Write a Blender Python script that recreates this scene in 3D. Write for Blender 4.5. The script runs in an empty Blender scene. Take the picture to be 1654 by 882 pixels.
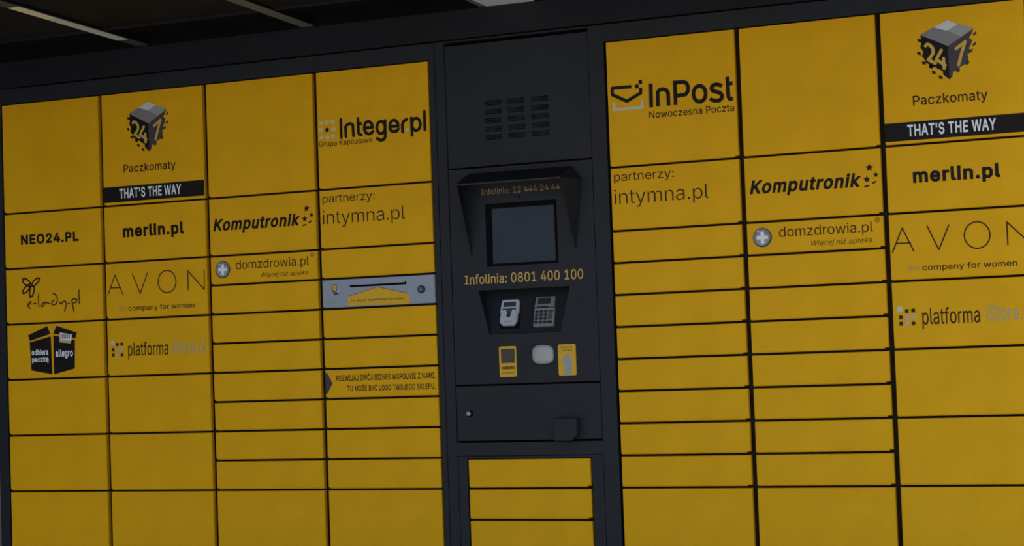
import bpy, bmesh, math, random
from mathutils import Vector, Matrix
from mathutils.geometry import tessellate_polygon, delaunay_2d_cdt

SC = bpy.context.scene
COL = SC.collection

# ------------------------------------------------------------------ camera
cam_data = bpy.data.cameras.new('camera')
cam_data.sensor_width = 36.0
cam_data.lens = 66.918
cam_data.clip_start = 0.05
cam = bpy.data.objects.new('camera', cam_data)
cam.location = (2.2756, -5.3619, 1.2101)
cam.rotation_euler = (1.6153510, 0.0355757, 0.4088412)
COL.objects.link(cam)
SC.camera = cam

# ------------------------------------------------------------------ light and exposure
SC.view_settings.view_transform = 'Standard'
SC.view_settings.look = 'None'
SC.view_settings.gamma = 1.0
SC.view_settings.exposure = -0.17

world = bpy.data.worlds.new('overcast_sky')
SC.world = world
world.use_nodes = True
nt = world.node_tree
nt.nodes.clear()
out = nt.nodes.new('ShaderNodeOutputWorld')
bg = nt.nodes.new('ShaderNodeBackground')
tc = nt.nodes.new('ShaderNodeTexCoord')
sep = nt.nodes.new('ShaderNodeSeparateXYZ')
ramp = nt.nodes.new('ShaderNodeValToRGB')
ramp.color_ramp.elements[0].position = 0.0
ramp.color_ramp.elements[0].color = (0.72, 0.82, 0.96, 1)
ramp.color_ramp.elements[1].position = 1.0
ramp.color_ramp.elements[1].color = (0.50, 0.66, 0.95, 1)
nt.links.new(tc.outputs['Generated'], sep.inputs[0])
nt.links.new(sep.outputs['Z'], ramp.inputs[0])
nt.links.new(ramp.outputs[0], bg.inputs['Color'])
bg.inputs['Strength'].default_value = 1.0
nt.links.new(bg.outputs[0], out.inputs[0])

# the sun stands high behind the lockers: their front is in shade, the paving further out is sunlit
sun_data = bpy.data.lights.new('sun', 'SUN')
sun_data.energy = 8.5
sun_data.angle = math.radians(2)
sun_data.color = (1.0, 0.94, 0.86)
sun = bpy.data.objects.new('sun', sun_data)
sun.rotation_euler = (math.radians(-27), 0, math.radians(25))
sun.location = (-3, 5, 8)
COL.objects.link(sun)

# ------------------------------------------------------------------ materials
def lin(c):
    return tuple(x / 12.92 if x <= 0.04045 else ((x + 0.055) / 1.055) ** 2.4 for x in c)

def material(name, color, rough=0.5, spec=0.3, metal=0.0, mottle=0.0, scale=6.0, bump=0.0, bump_scale=600.0, coat=0.0):
    m = bpy.data.materials.new(name)
    m.use_nodes = True
    n = m.node_tree
    b = n.nodes['Principled BSDF']
    b.inputs['Base Color'].default_value = (*color, 1)
    b.inputs['Roughness'].default_value = rough
    b.inputs['Specular IOR Level'].default_value = spec
    b.inputs['Metallic'].default_value = metal
    b.inputs['Coat Weight'].default_value = coat
    t = n.nodes.new('ShaderNodeTexCoord')
    if mottle:
        z = n.nodes.new('ShaderNodeTexNoise')
        z.inputs['Scale'].default_value = scale
        z.inputs['Detail'].default_value = 6
        r = n.nodes.new('ShaderNodeValToRGB')
        r.color_ramp.elements[0].position = 0.3
        r.color_ramp.elements[1].position = 0.7
        r.color_ramp.elements[0].color = (*[c * (1 - mottle) for c in color], 1)
        r.color_ramp.elements[1].color = (*[min(1, c * (1 + mottle)) for c in color], 1)
        n.links.new(t.outputs['Object'], z.inputs['Vector'])
        n.links.new(z.outputs['Fac'], r.inputs[0])
        n.links.new(r.outputs[0], b.inputs['Base Color'])
    if bump:
        z2 = n.nodes.new('ShaderNodeTexNoise')
        z2.inputs['Scale'].default_value = bump_scale
        z2.inputs['Detail'].default_value = 3
        bp = n.nodes.new('ShaderNodeBump')
        bp.inputs['Strength'].default_value = bump
        bp.inputs['Distance'].default_value = 0.0006
        n.links.new(t.outputs['Object'], z2.inputs['Vector'])
        n.links.new(z2.outputs['Fac'], bp.inputs['Height'])
        n.links.new(bp.outputs[0], b.inputs['Normal'])
    return m

M = {
    'yellow': material('yellow_powder_coat', (0.76, 0.415, 0.006), 0.55, 0.14, mottle=0.05, scale=9, bump=0.35, bump_scale=420),
    'grey': material('anthracite_powder_coat', (0.0168, 0.0205, 0.029), 0.55, 0.25, mottle=0.08, scale=7, bump=0.3),
    'grey_dark': material('dark_anthracite_sheet', (0.0110, 0.0135, 0.0195), 0.6, 0.2, mottle=0.08, scale=5),
    'inner': material('dark_cabinet_steel', (0.028, 0.020, 0.014), 0.7, 0.2, mottle=0.1),
    'visor': material('dark_visor_sheet', (0.0125, 0.0145, 0.019), 0.5, 0.25),
    'roof': material('dark_roof_sheet', (0.0055, 0.0085, 0.014), 0.7, 0.1, mottle=0.3, scale=3),
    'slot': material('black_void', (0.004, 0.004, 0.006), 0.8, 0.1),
    'silver': material('silver_painted_panel', (0.30, 0.36, 0.45), 0.45, 0.35, mottle=0.03),
    'black': material('black_print', (0.010, 0.007, 0.008), 0.6, 0.2),
    'ink': material('brown_black_print', (0.030, 0.014, 0.010), 0.6, 0.2),
    'thin_ink': material('thin_brown_print', (0.045, 0.020, 0.008), 0.6, 0.2),
    'pale_print': material('pale_grey_print', (0.56, 0.57, 0.46), 0.6, 0.2),
    'faint_print': material('faint_grey_print', (0.42, 0.33, 0.14), 0.6, 0.2),
    'cream_print': material('cream_print', (0.62, 0.56, 0.30), 0.6, 0.2),
    'tan_print': material('faded_cream_print', (0.55, 0.44, 0.22), 0.6, 0.2),
    'white': material('white_print', (0.78, 0.86, 0.95), 0.6, 0.2),
    'amber': material('amber_print', (0.62, 0.40, 0.10), 0.6, 0.2),
    'amber_dim': material('dull_amber_print', (0.36, 0.25, 0.09), 0.6, 0.2),
    'arrow_print': material('pale_arrow_print', (0.36, 0.38, 0.42), 0.6, 0.2),
    'istore_print': material('dull_grey_print', (0.42, 0.38, 0.24), 0.6, 0.2),
    'edge_highlight': material('visor_edge_highlight', (0.045, 0.046, 0.05), 0.5, 0.3),
    'cube_light': material('light_grey_print', (0.60, 0.64, 0.68), 0.6, 0.2),
    'cube_mid': material('mid_grey_print', (0.33, 0.34, 0.38), 0.6, 0.2),
    'cube_dark': material('grey_print', (0.22, 0.22, 0.25), 0.6, 0.2),
    'cube_side': material('dark_grey_print', (0.062, 0.060, 0.070), 0.6, 0.2),
    'cube_digit': material('yellow_print', (0.60, 0.40, 0.08), 0.6, 0.2),
    'batten_warm': material('cream_strip', (0.74, 0.72, 0.60), 0.5, 0.3),
    'batten_pale': material('pale_grey_strip', (0.50, 0.62, 0.66), 0.5, 0.3),
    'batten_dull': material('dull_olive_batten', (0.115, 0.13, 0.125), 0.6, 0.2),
    'batten_shaded': material('shaded_batten', (0.060, 0.066, 0.066), 0.6, 0.2),
    'soffit_pale': material('pale_grey_soffit_panel', (0.58, 0.68, 0.80), 0.5, 0.3),
    'device': material('light_grey_plastic', (0.42, 0.47, 0.55), 0.4, 0.4),
    'device_grey': material('mid_grey_plastic', (0.18, 0.185, 0.205), 0.45, 0.4),
    'device_rim': material('warm_grey_plastic', (0.28, 0.25, 0.26), 0.5, 0.3),
    'display': material('dark_display', (0.012, 0.014, 0.028), 0.2, 0.5),
    'key': material('dark_key', (0.012, 0.014, 0.018), 0.45, 0.4),
    'key_red': material('red_key', (0.14, 0.035, 0.04), 0.5, 0.3),
    'key_green': material('green_key', (0.035, 0.10, 0.09), 0.5, 0.3),
    'cap': material('milky_plastic_lens', (0.38, 0.43, 0.42), 0.35, 0.4),
    'window': material('brown_scanner_glass', (0.035, 0.018, 0.016), 0.15, 0.5),
    'sticker': material('amber_sticker', (0.70, 0.43, 0.025), 0.5, 0.3),
    'lock': material('lock_steel', (0.32, 0.34, 0.36), 0.35, 0.5, metal=0.6),
    'screen': material('display_glass', (0.009, 0.018, 0.032), 0.15, 0.35, mottle=0.15, scale=9),
    'render': material('dark_shade_wall', (0.10, 0.09, 0.08), 0.9, 0.1, mottle=0.2, scale=2, bump=0.4, bump_scale=40),
    'concrete': material('concrete_paving', (0.36, 0.32, 0.26), 0.9, 0.2, mottle=0.08, scale=9, bump=0.4, bump_scale=60),
}

# ------------------------------------------------------------------ builders
# facade coordinates: X to the right along the front, Y down from the top of the doors, z into the wall
ZTOP = 2.15
def V(X, Y, z=0.0):
    return Vector((X - 1.95, z, ZTOP - Y))

ORIGIN = {}
class Mesh:
    def __init__(self):
        self.v = []; self.f = []; self.mi = []; self.mats = []
    def slot(self, mat):
        if mat not in self.mats: self.mats.append(mat)
        return self.mats.index(mat)
    def add(self, verts, faces, mat):
        o = len(self.v); k = self.slot(mat)
        self.v += [Vector(p) for p in verts]
        for f in faces:
            self.f.append([o + i for i in f]); self.mi.append(k)
    def box(self, X0, X1, Y0, Y1, z0, z1, mat, bev=0.0):
        if bev <= 0:
            c = [V(X, Y, z) for z in (z0, z1) for Y in (Y0, Y1) for X in (X0, X1)]
            self.add(c, [(0, 1, 3, 2), (4, 6, 7, 5), (0, 4, 5, 1), (2, 3, 7, 6), (0, 2, 6, 4), (1, 5, 7, 3)], mat)
        else:
            self.panel([(X0, Y0), (X1, Y0), (X1, Y1), (X0, Y1)], z0, z1, mat, bev)
    def panel(self, outline, z0, z1, mat, bev=0.0, bottom=None):
        """solid plate: outline in (X, Y), front at z0, back at z1; front edge chamfered by bev (bottom edge by bottom)"""
        n = len(outline)
        cx = sum(p[0] for p in outline) / n; cy = sum(p[1] for p in outline) / n
        xs = [p[0] for p in outline]; ys = [p[1] for p in outline]
        w, h = max(xs) - min(xs), max(ys) - min(ys)
        bb = bottom if bottom is not None else bev
        if bev > 0:
            def inset(p):
                x = p[0] + (bev if p[0] < cx else -bev)
                y = p[1] + (bev if p[1] < cy else -bb)
                return x, y
            ring = [V(*inset(p), z0) for p in outline]
            mid = [V(p[0], p[1], z0 + max(bev, bb * 0.7)) for p in outline]
            back = [V(p[0], p[1], z1) for p in outline]
            rings = [ring, mid, back]
        else:
            rings = [[V(p[0], p[1], z0) for p in outline], [V(p[0], p[1], z1) for p in outline]]
        vs = sum(rings, [])
        fs = [tuple(range(n))]
        for r in range(len(rings) - 1):
            for i in range(n):
                j = (i + 1) % n
                fs.append((r * n + i, r * n + j, (r + 1) * n + j, (r + 1) * n + i))
        m = (len(rings) - 1) * n
        fs.append(tuple(m + i for i in reversed(range(n))))
        self.add(vs, fs, mat)
    def plate_holes(self, outer, holes, z0, z1, mat):
        loops = [outer] + holes
        pts = [p for l in loops for p in l]
        tris = tessellate_polygon([[Vector((p[0], p[1], 0)) for p in l] for l in loops])
        n = len(pts)
        vs = [V(p[0], p[1], z0) for p in pts] + [V(p[0], p[1], z1) for p in pts]
        fs = [tuple(t) for t in tris] + [tuple(n + i for i in reversed(t)) for t in tris]
        o = 0
        for l in loops:
            k = len(l)
            for i in range(k):
                a, b = o + i, o + (i + 1) % k
                fs.append((a, b, n + b, n + a))
            o += k
        self.add(vs, fs, mat)
    def hull(self, pts, faces, mat):
        self.add(pts, faces, mat)
    def disc(self, X, Y, rx, ry, z0, z1, mat, n=20, power=2.0):
        out = []
        for k in range(n):
            a = 2 * math.pi * k / n
            c, s = math.cos(a), math.sin(a)
            out.append((X + rx * math.copysign(abs(c) ** (2 / power), c), Y + ry * math.copysign(abs(s) ** (2 / power), s)))
        self.panel(out, z0, z1, mat)
    def ring(self, X, Y, r0, r1, z0, z1, mat, n=24):
        o = [(X + r1 * math.cos(2 * math.pi * k / n), Y + r1 * math.sin(2 * math.pi * k / n)) for k in range(n)]
        i = [(X + r0 * math.cos(2 * math.pi * k / n), Y + r0 * math.sin(2 * math.pi * k / n)) for k in range(n)]
        self.plate_holes(o, [i], z0, z1, mat)
    def flat(self, outline, z, mat, t=0.0002):
        """a thin printed film: outline polygon, may be concave"""
        n = len(outline)
        tris = tessellate_polygon([[Vector((p[0], p[1], 0)) for p in outline]])
        vs = [V(p[0], p[1], z) for p in outline] + [V(p[0], p[1], z + t) for p in outline]
        fs = [tuple(t_) for t_ in tris] + [(i, (i + 1) % n, n + (i + 1) % n, n + i) for i in range(n)]
        self.add(vs, fs, mat)
    def stroke(self, pts, w, z, mat, t=0.0002, cap=True):
        """a pen stroke of width w along pts, printed as one thin film with round joints"""
        h = w / 2
        cs = []
        for i in range(len(pts) - 1):
            a, b = Vector(pts[i]), Vector(pts[i + 1])
            d = b - a
            if d.length < 1e-6: continue
            nrm = Vector((-d.y, d.x)).normalized() * h
            cs.append([tuple(a + nrm), tuple(b + nrm), tuple(b - nrm), tuple(a - nrm)])
        for i in (range(len(pts)) if cap else range(1, len(pts) - 1)):
            p = pts[i]
            cs.append([(p[0] + h * math.cos(k * math.pi / 6), p[1] + h * math.sin(k * math.pi / 6)) for k in range(12)])
        cs = [c if area(c) > 0 else list(reversed(c)) for c in cs]
        S = 1000.0
        pts_ = [Vector((p[0] * S, p[1] * S)) for c in cs for p in c]
        edges, o = [], 0
        for c in cs:
            edges += [(o + i, o + (i + 1) % len(c)) for i in range(len(c))]
            o += len(c)
        vo, _, fo, _, _, _ = delaunay_2d_cdt(pts_, edges, [], 0, 1e-4)
        sc_ = [[(p[0] * S, p[1] * S) for p in c] for c in cs]
        keep = [tuple(f) for f in fo if wind(sum((vo[i] for i in f), Vector((0, 0))) / len(f), sc_) != 0]
        used = sorted({i for f in keep for i in f})
        re_ = {k: i for i, k in enumerate(used)}
        self.add([V(vo[i][0] / S, vo[i][1] / S, z) for i in used], [tuple(re_[i] for i in f) for f in keep], mat)
    def build(self, name, parent=None, origin=None, label=None, smooth=False):
        me = bpy.data.meshes.new(name)
        if origin is None:
            xs = [p.x for p in self.v]; ys = [p.y for p in self.v]; zs = [p.z for p in self.v]
            origin = Vector(((min(xs) + max(xs)) / 2, max(ys), min(zs)))
        origin = Vector(origin)
        me.from_pydata([p - origin for p in self.v], [], self.f)
        for m in self.mats: me.materials.append(M[m])
        for p, k in zip(me.polygons, self.mi): p.material_index = k
        bm = bmesh.new(); bm.from_mesh(me)
        bmesh.ops.recalc_face_normals(bm, faces=bm.faces)
        bm.to_mesh(me); bm.free()
        if smooth:
            for p in me.polygons: p.use_smooth = True
        o = bpy.data.objects.new(name, me)
        COL.objects.link(o)
        base = Vector((0, 0, 0))
        if parent is not None:
            o.parent = parent
            base = ORIGIN[parent]
        o.location = origin - base
        ORIGIN[o] = origin
        if label: o['label'] = label
        return o

def thing(name, label, category, origin, group=None):
    e = bpy.data.objects.new(name, None)
    e.empty_display_size = 0.1
    e.location = origin
    COL.objects.link(e)
    ORIGIN[e] = Vector(origin)
    e['label'] = label
    e['category'] = category
    if group: e['group'] = group
    return e

FILM = -0.0005      # printed films sit half a millimetre proud of the paint
# letter outlines: advance width and Bezier contours (point, left handle, right handle) in thousandths of the letter size
GLYPHS = {
    "'": (206, '78,318,95,318,75,381 70,509,73,445,92,509 136,509,114,509,133,445 128,318,131,381,112,318'),
    '.': (188, '95,-4,108,-4,83,-4 63,9,72,0,54,18 50,41,50,28,50,54 63,73,54,65,72,82 95,87,83,87,108,87 128,73,119,82,137,65 141,41,141,54,141,28 128,9,137,18,119,0'),
    '/': (249, '235,533,216,533,180,330 71,-76,126,127,52,-76 14,-76,33,-76,69,127 178,533,124,330,197,533'),
    '0': (453, '227,-7,264,-7,189,-7 130,24,157,3,103,45 69,113,83,74,55,152 48,254,48,199,48,309 69,395,55,356,83,434 130,484,104,464,157,505 227,516,189,516,264,516 323,484,296,505,350,464 384,395,370,434,398,356 405,254,405,309,405,199 384,113,398,152,370,74 323,24,350,45,297,3;227,50,202,50,252,50 290,74,273,58,308,90 330,144,321,113,339,174 344,254,344,211,344,297 330,365,339,334,321,395 290,435,308,419,273,451 227,460,252,460,202,460 163,435,180,451,146,419 123,365,132,395,114,334 109,254,109,297,109,211 123,144,114,174,132,113 163,74,146,90,180,58'),
    '1': (453, '76,0,181,0,76,18 76,55,76,36,181,55 391,55,286,55,391,36 391,0,391,18,286,0;276,509,250,509,276,339 276,0,276,170,255,0 212,0,234,0,212,149 212,448,212,299,211,448 209,448,210,448,168,418 86,358,127,388,86,381 86,427,86,404,123,454 198,509,161,481,224,509'),
    '2': (453, '64,0,172,0,64,16 64,47,64,32,121,108 234,229,177,168,254,249 282,282,270,267,295,298 311,327,304,313,317,341 320,371,320,356,320,390 308,419,316,405,299,432 273,449,288,442,259,456 224,460,242,460,204,460 172,447,187,456,158,439 139,413,147,428,131,399 127,362,127,382,107,362 66,362,86,362,66,392 86,442,72,419,100,465 143,496,119,483,167,509 225,516,194,516,255,516 306,497,282,509,329,484 361,445,348,467,374,424 381,372,381,399,381,354 371,318,378,335,364,300 336,259,353,280,319,237 267,180,296,211,229,140 153,60,191,100,153,59 153,57,153,58,231,57 389,57,310,57,389,38 389,0,389,19,281,0'),
    '4': (453, '40,105,164,105,40,123 40,158,40,141,109,275 247,509,178,392,268,509 311,509,289,509,243,394 109,166,176,280,109,165 109,163,109,164,210,163 413,163,312,163,413,144 413,105,413,125,289,105;282,0,302,0,282,40 282,121,282,81,282,130 282,146,282,138,282,203 282,318,282,260,302,318 343,318,322,318,343,212 343,0,343,106,322,0'),
    '7': (453, '97,0,120,0,172,149 323,448,248,299,323,450 323,452,323,451,236,452 62,452,149,452,62,471 62,509,62,490,172,509 391,509,281,509,391,489 391,449,391,469,315,299 165,0,240,150,142,0'),
    '8': (453, '226,-7,260,-7,192,-7 136,11,162,-1,109,24 74,62,89,40,59,83 52,135,52,108,52,157 65,195,56,177,74,213 101,241,86,229,116,253 153,265,133,261,153,265 153,267,153,266,128,273 93,308,108,287,78,329 70,380,70,353,70,406 90,450,77,429,104,470 146,498,122,486,169,510 226,516,196,516,256,516 306,498,283,510,329,486 361,450,348,470,375,429 382,380,382,406,382,353 359,308,374,329,344,287 300,267,325,273,300,266 300,265,300,265,319,261 351,241,336,253,366,229 387,195,378,213,396,177 401,135,401,157,401,108 378,62,393,83,364,40 317,11,343,24,291,-1;226,49,204,49,249,49 285,60,268,53,301,68 323,91,314,78,332,105 337,139,337,121,337,158 322,189,332,174,313,203 283,223,300,214,266,231 226,235,247,235,205,235 169,223,186,231,152,214 130,189,139,203,120,174 115,139,115,158,115,121 129,91,120,105,138,78 167,60,151,68,184,53;226,290,208,290,244,290 274,300,260,293,288,307 307,330,299,318,315,343 319,376,319,358,319,393 308,420,315,407,300,433 275,449,289,443,261,456 226,460,245,460,208,460 177,449,191,456,163,443 145,420,152,433,137,407 133,376,133,393,133,358 145,330,137,343,152,318 178,300,163,307,192,293'),
    ':': (188, '95,-4,108,-4,83,-4 63,9,72,0,54,18 50,41,50,28,50,54 63,73,54,65,72,82 95,87,83,87,108,87 128,73,119,82,137,65 141,41,141,54,141,28 128,9,137,18,119,0;95,271,108,271,83,271 63,284,72,275,54,293 50,316,50,304,50,329 63,349,54,340,72,357 95,362,83,362,108,362 128,349,119,357,137,340 141,316,141,329,141,304 128,284,137,293,119,275'),
    'A': (480, '16,0,39,0,78,170 201,509,140,339,226,509 276,509,251,509,338,339 463,0,401,170,440,0 395,0,418,0,359,101 287,302,323,202,281,321 264,372,273,344,255,400 232,478,245,435,236,478 245,478,241,478,233,435 213,371,222,399,204,343 191,302,196,320,155,202 85,0,120,101,62,0;110,142,197,142,110,161 110,199,110,180,197,199 370,199,283,199,370,180 370,142,370,161,283,142'),
    'B': (456, '60,0,122,0,60,170 60,509,60,339,120,509 241,509,181,509,276,509 329,491,306,503,352,479 381,442,369,462,392,422 398,374,398,399,398,352 387,320,394,334,379,306 356,286,369,294,344,277 315,267,330,271,315,265 315,262,315,264,331,261 363,245,347,255,379,235 402,203,392,221,413,185 418,136,418,163,418,111 400,67,412,87,388,46 344,18,370,30,319,6 247,0,287,0,184,0;125,57,125,115,165,57 245,57,205,57,284,57 330,80,313,65,347,95 355,137,355,114,355,154 342,184,351,170,334,198 306,218,321,209,290,227 248,231,271,231,207,231 125,231,166,231,125,173;125,285,125,341,162,285 238,285,200,285,257,285 288,296,273,289,303,303 323,326,315,313,332,339 336,372,336,355,336,395 313,429,328,414,297,444 240,452,273,452,202,452 125,452,163,452,125,396'),
    'E': (419, '60,0,165,0,60,170 60,509,60,339,164,509 372,509,268,509,372,490 372,452,372,471,290,452 125,452,207,452,125,396 125,286,125,341,202,286 355,286,278,286,355,267 355,229,355,248,278,229 125,229,202,229,125,172 125,57,125,114,208,57 375,57,292,57,375,38 375,0,375,19,270,0'),
    'G': (520, '269,-7,309,-7,223,-7 149,25,184,4,115,46 69,116,88,77,50,155 40,254,40,201,40,308 69,393,50,354,88,432 149,484,115,462,183,505 265,516,221,516,292,516 340,504,317,512,364,496 403,469,385,484,422,454 449,416,437,437,461,396 474,349,470,373,452,349 408,349,430,349,403,365 387,393,396,380,379,406 356,427,368,417,344,436 315,448,330,444,300,453 265,456,283,456,235,456 183,432,208,448,159,417 125,364,139,394,111,334 103,254,103,297,103,211 125,145,111,175,140,115 184,76,159,92,209,61 269,53,237,53,297,53 345,71,323,59,367,83 396,123,384,101,409,146 415,202,415,172,421,201 434,199,428,200,384,199 283,199,333,199,283,218 283,256,283,237,348,256 478,256,413,256,478,237 478,200,478,219,478,158 451,91,469,122,433,60 377,19,408,36,345,2'),
    'H': (517, '60,0,82,0,60,170 60,509,60,339,82,509 125,509,103,509,125,435 125,289,125,362,214,289 392,289,303,289,392,362 392,509,392,435,414,509 457,509,435,509,457,339 457,0,457,170,435,0 392,0,414,0,392,77 392,232,392,155,303,232 125,232,214,232,125,155 125,0,125,77,103,0'),
    'I': (300, '31,0,111,0,31,19 31,57,31,38,60,57 118,57,89,57,118,189 118,452,118,320,89,452 31,452,60,452,31,471 31,509,31,490,111,509 269,509,190,509,269,490 269,452,269,471,240,452 183,452,212,452,183,320 183,57,183,189,212,57 269,57,240,57,269,38 269,0,269,19,190,0'),
    'J': (396, '185,-7,230,-7,140,-7 75,33,104,6,47,59 33,145,33,97,33,155 33,173,33,164,55,173 98,173,76,173,98,164 98,145,98,155,98,114 122,74,106,91,137,58 185,50,159,50,211,50 248,74,232,58,264,91 272,145,272,114,272,267 272,509,272,388,293,509 336,509,315,509,336,388 336,145,336,267,336,97 294,33,322,59,266,6'),
    'K': (467, '104,145,146,189,104,169 104,216,104,193,116,232 139,261,128,247,151,275 174,303,162,290,187,317 212,344,199,331,262,399 364,509,313,454,392,509 448,509,420,509,376,431 231,276,304,353,230,276 228,276,229,276,187,233;60,0,82,0,60,170 60,509,60,339,82,509 125,509,103,509,125,451 125,334,125,392,124,298 124,225,124,261,124,214 125,193,124,204,125,129 125,0,125,64,103,0;372,0,398,0,311,86 188,259,249,173,201,276 228,309,215,293,302,206 449,0,375,103,423,0'),
    'L': (393, '60,0,160,0,60,170 60,509,60,339,82,509 125,509,103,509,125,358 125,57,125,208,203,57 361,57,282,57,361,38 361,0,361,19,261,0'),
    'M': (628, '60,0,81,0,60,170 60,509,60,339,91,509 152,509,121,509,193,402 277,187,235,294,280,180 287,159,284,170,291,148 299,123,295,136,303,110 311,84,307,97,315,71 322,49,319,59,317,49 307,49,312,49,310,59 318,83,314,70,322,95 330,121,326,108,334,134 342,158,338,147,346,170 352,187,349,179,394,294 476,509,435,402,507,509 568,509,537,509,568,339 568,0,568,170,547,0 504,0,525,0,504,97 504,291,504,194,504,302 504,327,504,314,505,340 505,369,505,354,505,383 506,413,506,398,506,428 507,457,507,443,509,457 513,457,511,457,508,441 498,409,503,426,492,393 482,363,487,378,477,348 467,322,472,334,463,309 456,291,459,299,418,194 342,0,380,97,323,0 286,0,305,0,248,97 170,291,209,194,167,299 159,321,163,309,155,333 145,361,150,346,140,376 129,408,135,391,124,424 112,457,118,441,114,457 119,457,117,457,119,444 120,416,120,431,120,401 121,372,121,387,121,357 122,328,121,342,122,315 122,291,122,302,122,194 122,0,122,97,101,0'),
    'N': (523, '60,0,82,0,60,170 60,509,60,339,85,509 136,509,111,509,205,400 343,183,274,291,349,174 363,151,355,164,370,138 388,107,379,123,396,90 414,55,405,73,411,55 405,54,408,54,403,72 401,108,401,90,400,126 399,157,399,142,399,172 399,195,399,185,399,300 399,509,399,404,420,509 463,509,442,509,463,339 463,0,463,170,438,0 387,0,412,0,325,97 202,290,264,193,194,303 177,331,186,316,169,345 148,381,159,362,137,400 108,452,123,424,111,453 119,454,115,453,120,428 122,384,121,405,123,362 124,328,124,344,125,312 125,291,125,300,125,194 125,0,125,97,103,0'),
    'O': (533, '267,-7,311,-7,223,-7 150,25,184,4,116,46 70,115,90,76,50,154 40,254,40,201,40,308 70,393,50,354,90,432 150,484,116,462,184,505 267,516,223,516,311,516 384,484,350,505,418,462 464,393,444,432,483,354 493,254,493,308,493,201 464,115,483,154,444,76 384,25,418,46,350,4;267,53,236,53,297,53 349,76,325,61,374,91 408,144,394,114,423,174 430,254,430,211,430,298 408,365,423,335,394,395 349,433,374,417,325,448 267,456,297,456,236,456 184,433,209,448,159,417 125,364,140,394,111,334 103,254,103,297,103,211 125,144,111,174,140,114 184,76,159,92,209,61'),
    'P': (445, '60,0,82,0,60,170 60,509,60,339,118,509 235,509,177,509,274,509 332,487,307,502,358,473 390,430,377,454,402,405 409,348,409,378,409,317 390,265,402,290,377,241 332,207,358,222,307,193 235,186,274,186,193,186 109,186,151,186,109,205 109,242,109,224,150,242 233,242,191,242,259,242 297,256,281,247,313,265 333,294,325,278,341,310 344,348,344,328,344,368 333,402,341,386,325,417 297,439,313,430,280,448 232,452,259,452,196,452 125,452,160,452,125,301 125,0,125,151,103,0'),
    'R': (449, '60,0,82,0,60,170 60,509,60,339,119,509 236,509,177,509,275,509 333,489,307,502,359,475 390,433,378,457,403,410 409,352,409,382,409,321 390,271,403,295,378,248 333,217,359,230,307,204 236,198,275,198,189,198 96,198,143,198,96,217 96,255,96,236,142,255 234,255,188,255,260,255 298,267,281,259,314,275 334,300,326,286,341,315 345,352,345,332,345,372 334,405,341,390,326,420 298,440,314,431,281,448 233,452,259,452,197,452 125,452,161,452,125,301 125,0,125,151,103,0;353,0,378,0,312,76 230,229,271,153,254,229 303,229,279,229,344,153 428,0,386,76,403,0'),
    'S': (447, '224,-9,263,-9,187,-9 128,9,155,-3,100,21 64,60,79,38,49,82 38,137,40,107,60,137 104,137,82,137,106,117 123,88,112,101,134,75 166,59,149,65,184,52 224,49,203,49,247,49 286,60,268,53,304,68 329,92,319,78,340,105 346,139,346,121,346,155 332,179,341,169,323,189 296,205,311,198,281,211 245,222,264,217,224,228 184,239,204,234,142,251 86,289,109,268,63,311 52,372,52,339,52,401 75,448,60,426,90,469 138,498,111,486,164,510 227,516,194,516,261,516 316,498,290,510,342,486 377,449,362,469,392,428 401,378,400,404,380,378 337,378,358,378,335,403 302,437,323,423,281,451 225,459,256,459,203,459 167,448,184,455,151,441 129,418,138,431,120,406 115,376,115,391,115,358 131,334,120,344,142,323 169,308,154,314,184,302 212,293,199,297,230,289 264,279,247,284,279,275 312,264,295,270,328,257 359,238,344,248,373,227 395,198,385,214,404,181 408,139,408,162,408,111 386,64,401,86,372,41 323,11,351,24,296,-2'),
    'T': (449, '32,452,85,452,32,471 32,509,32,490,160,509 417,509,288,509,417,490 417,452,417,471,363,452 257,452,310,452,257,301 257,0,257,151,235,0 193,0,214,0,193,151 193,452,193,301,139,452'),
    'U': (517, '259,-8,299,-8,219,-8 154,15,184,0,124,31 85,80,101,53,68,107 60,173,60,138,60,285 60,509,60,397,81,509 124,509,103,509,124,399 124,178,124,288,124,154 141,113,130,132,152,94 187,68,167,79,207,57 259,52,231,52,287,52 331,68,311,57,351,79 377,113,366,94,387,132 393,178,393,154,393,288 393,509,393,399,414,509 457,509,436,509,457,397 457,173,457,285,457,138 433,80,449,107,416,53 363,15,393,31,334,0'),
    'W': (686, '155,0,180,0,109,170 16,509,63,339,38,509 82,509,60,509,109,404 163,196,136,300,168,179 175,145,172,163,179,128 187,94,183,111,190,76 197,40,194,58,194,40 189,40,192,40,193,58 200,94,196,76,203,111 211,145,207,128,215,163 224,196,220,179,251,300 306,509,279,404,331,509 380,509,355,509,407,404 462,196,434,300,466,179 474,145,470,163,478,128 486,94,482,111,490,76 497,40,494,58,494,40 488,40,491,40,492,58 499,94,495,76,502,111 510,145,506,128,515,163 523,196,519,179,550,300 603,509,576,404,625,509 670,509,647,509,623,339 530,0,577,170,505,0 455,0,480,0,426,108 368,323,397,215,362,344 351,391,357,367,346,416 336,475,341,444,341,475 350,475,345,475,345,445 335,395,340,419,330,371 318,323,324,347,289,215 230,0,260,108,205,0'),
    'Y': (472, '203,0,225,0,203,69 203,208,203,139,141,308 16,509,79,409,41,509 91,509,66,509,125,454 192,344,159,399,203,326 222,292,213,309,231,275 250,230,240,255,241,230 224,230,232,230,233,255 251,293,242,276,260,310 280,344,270,327,314,399 381,509,347,454,406,509 455,509,430,509,393,409 268,208,330,308,268,139 268,0,268,69,247,0'),
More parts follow.
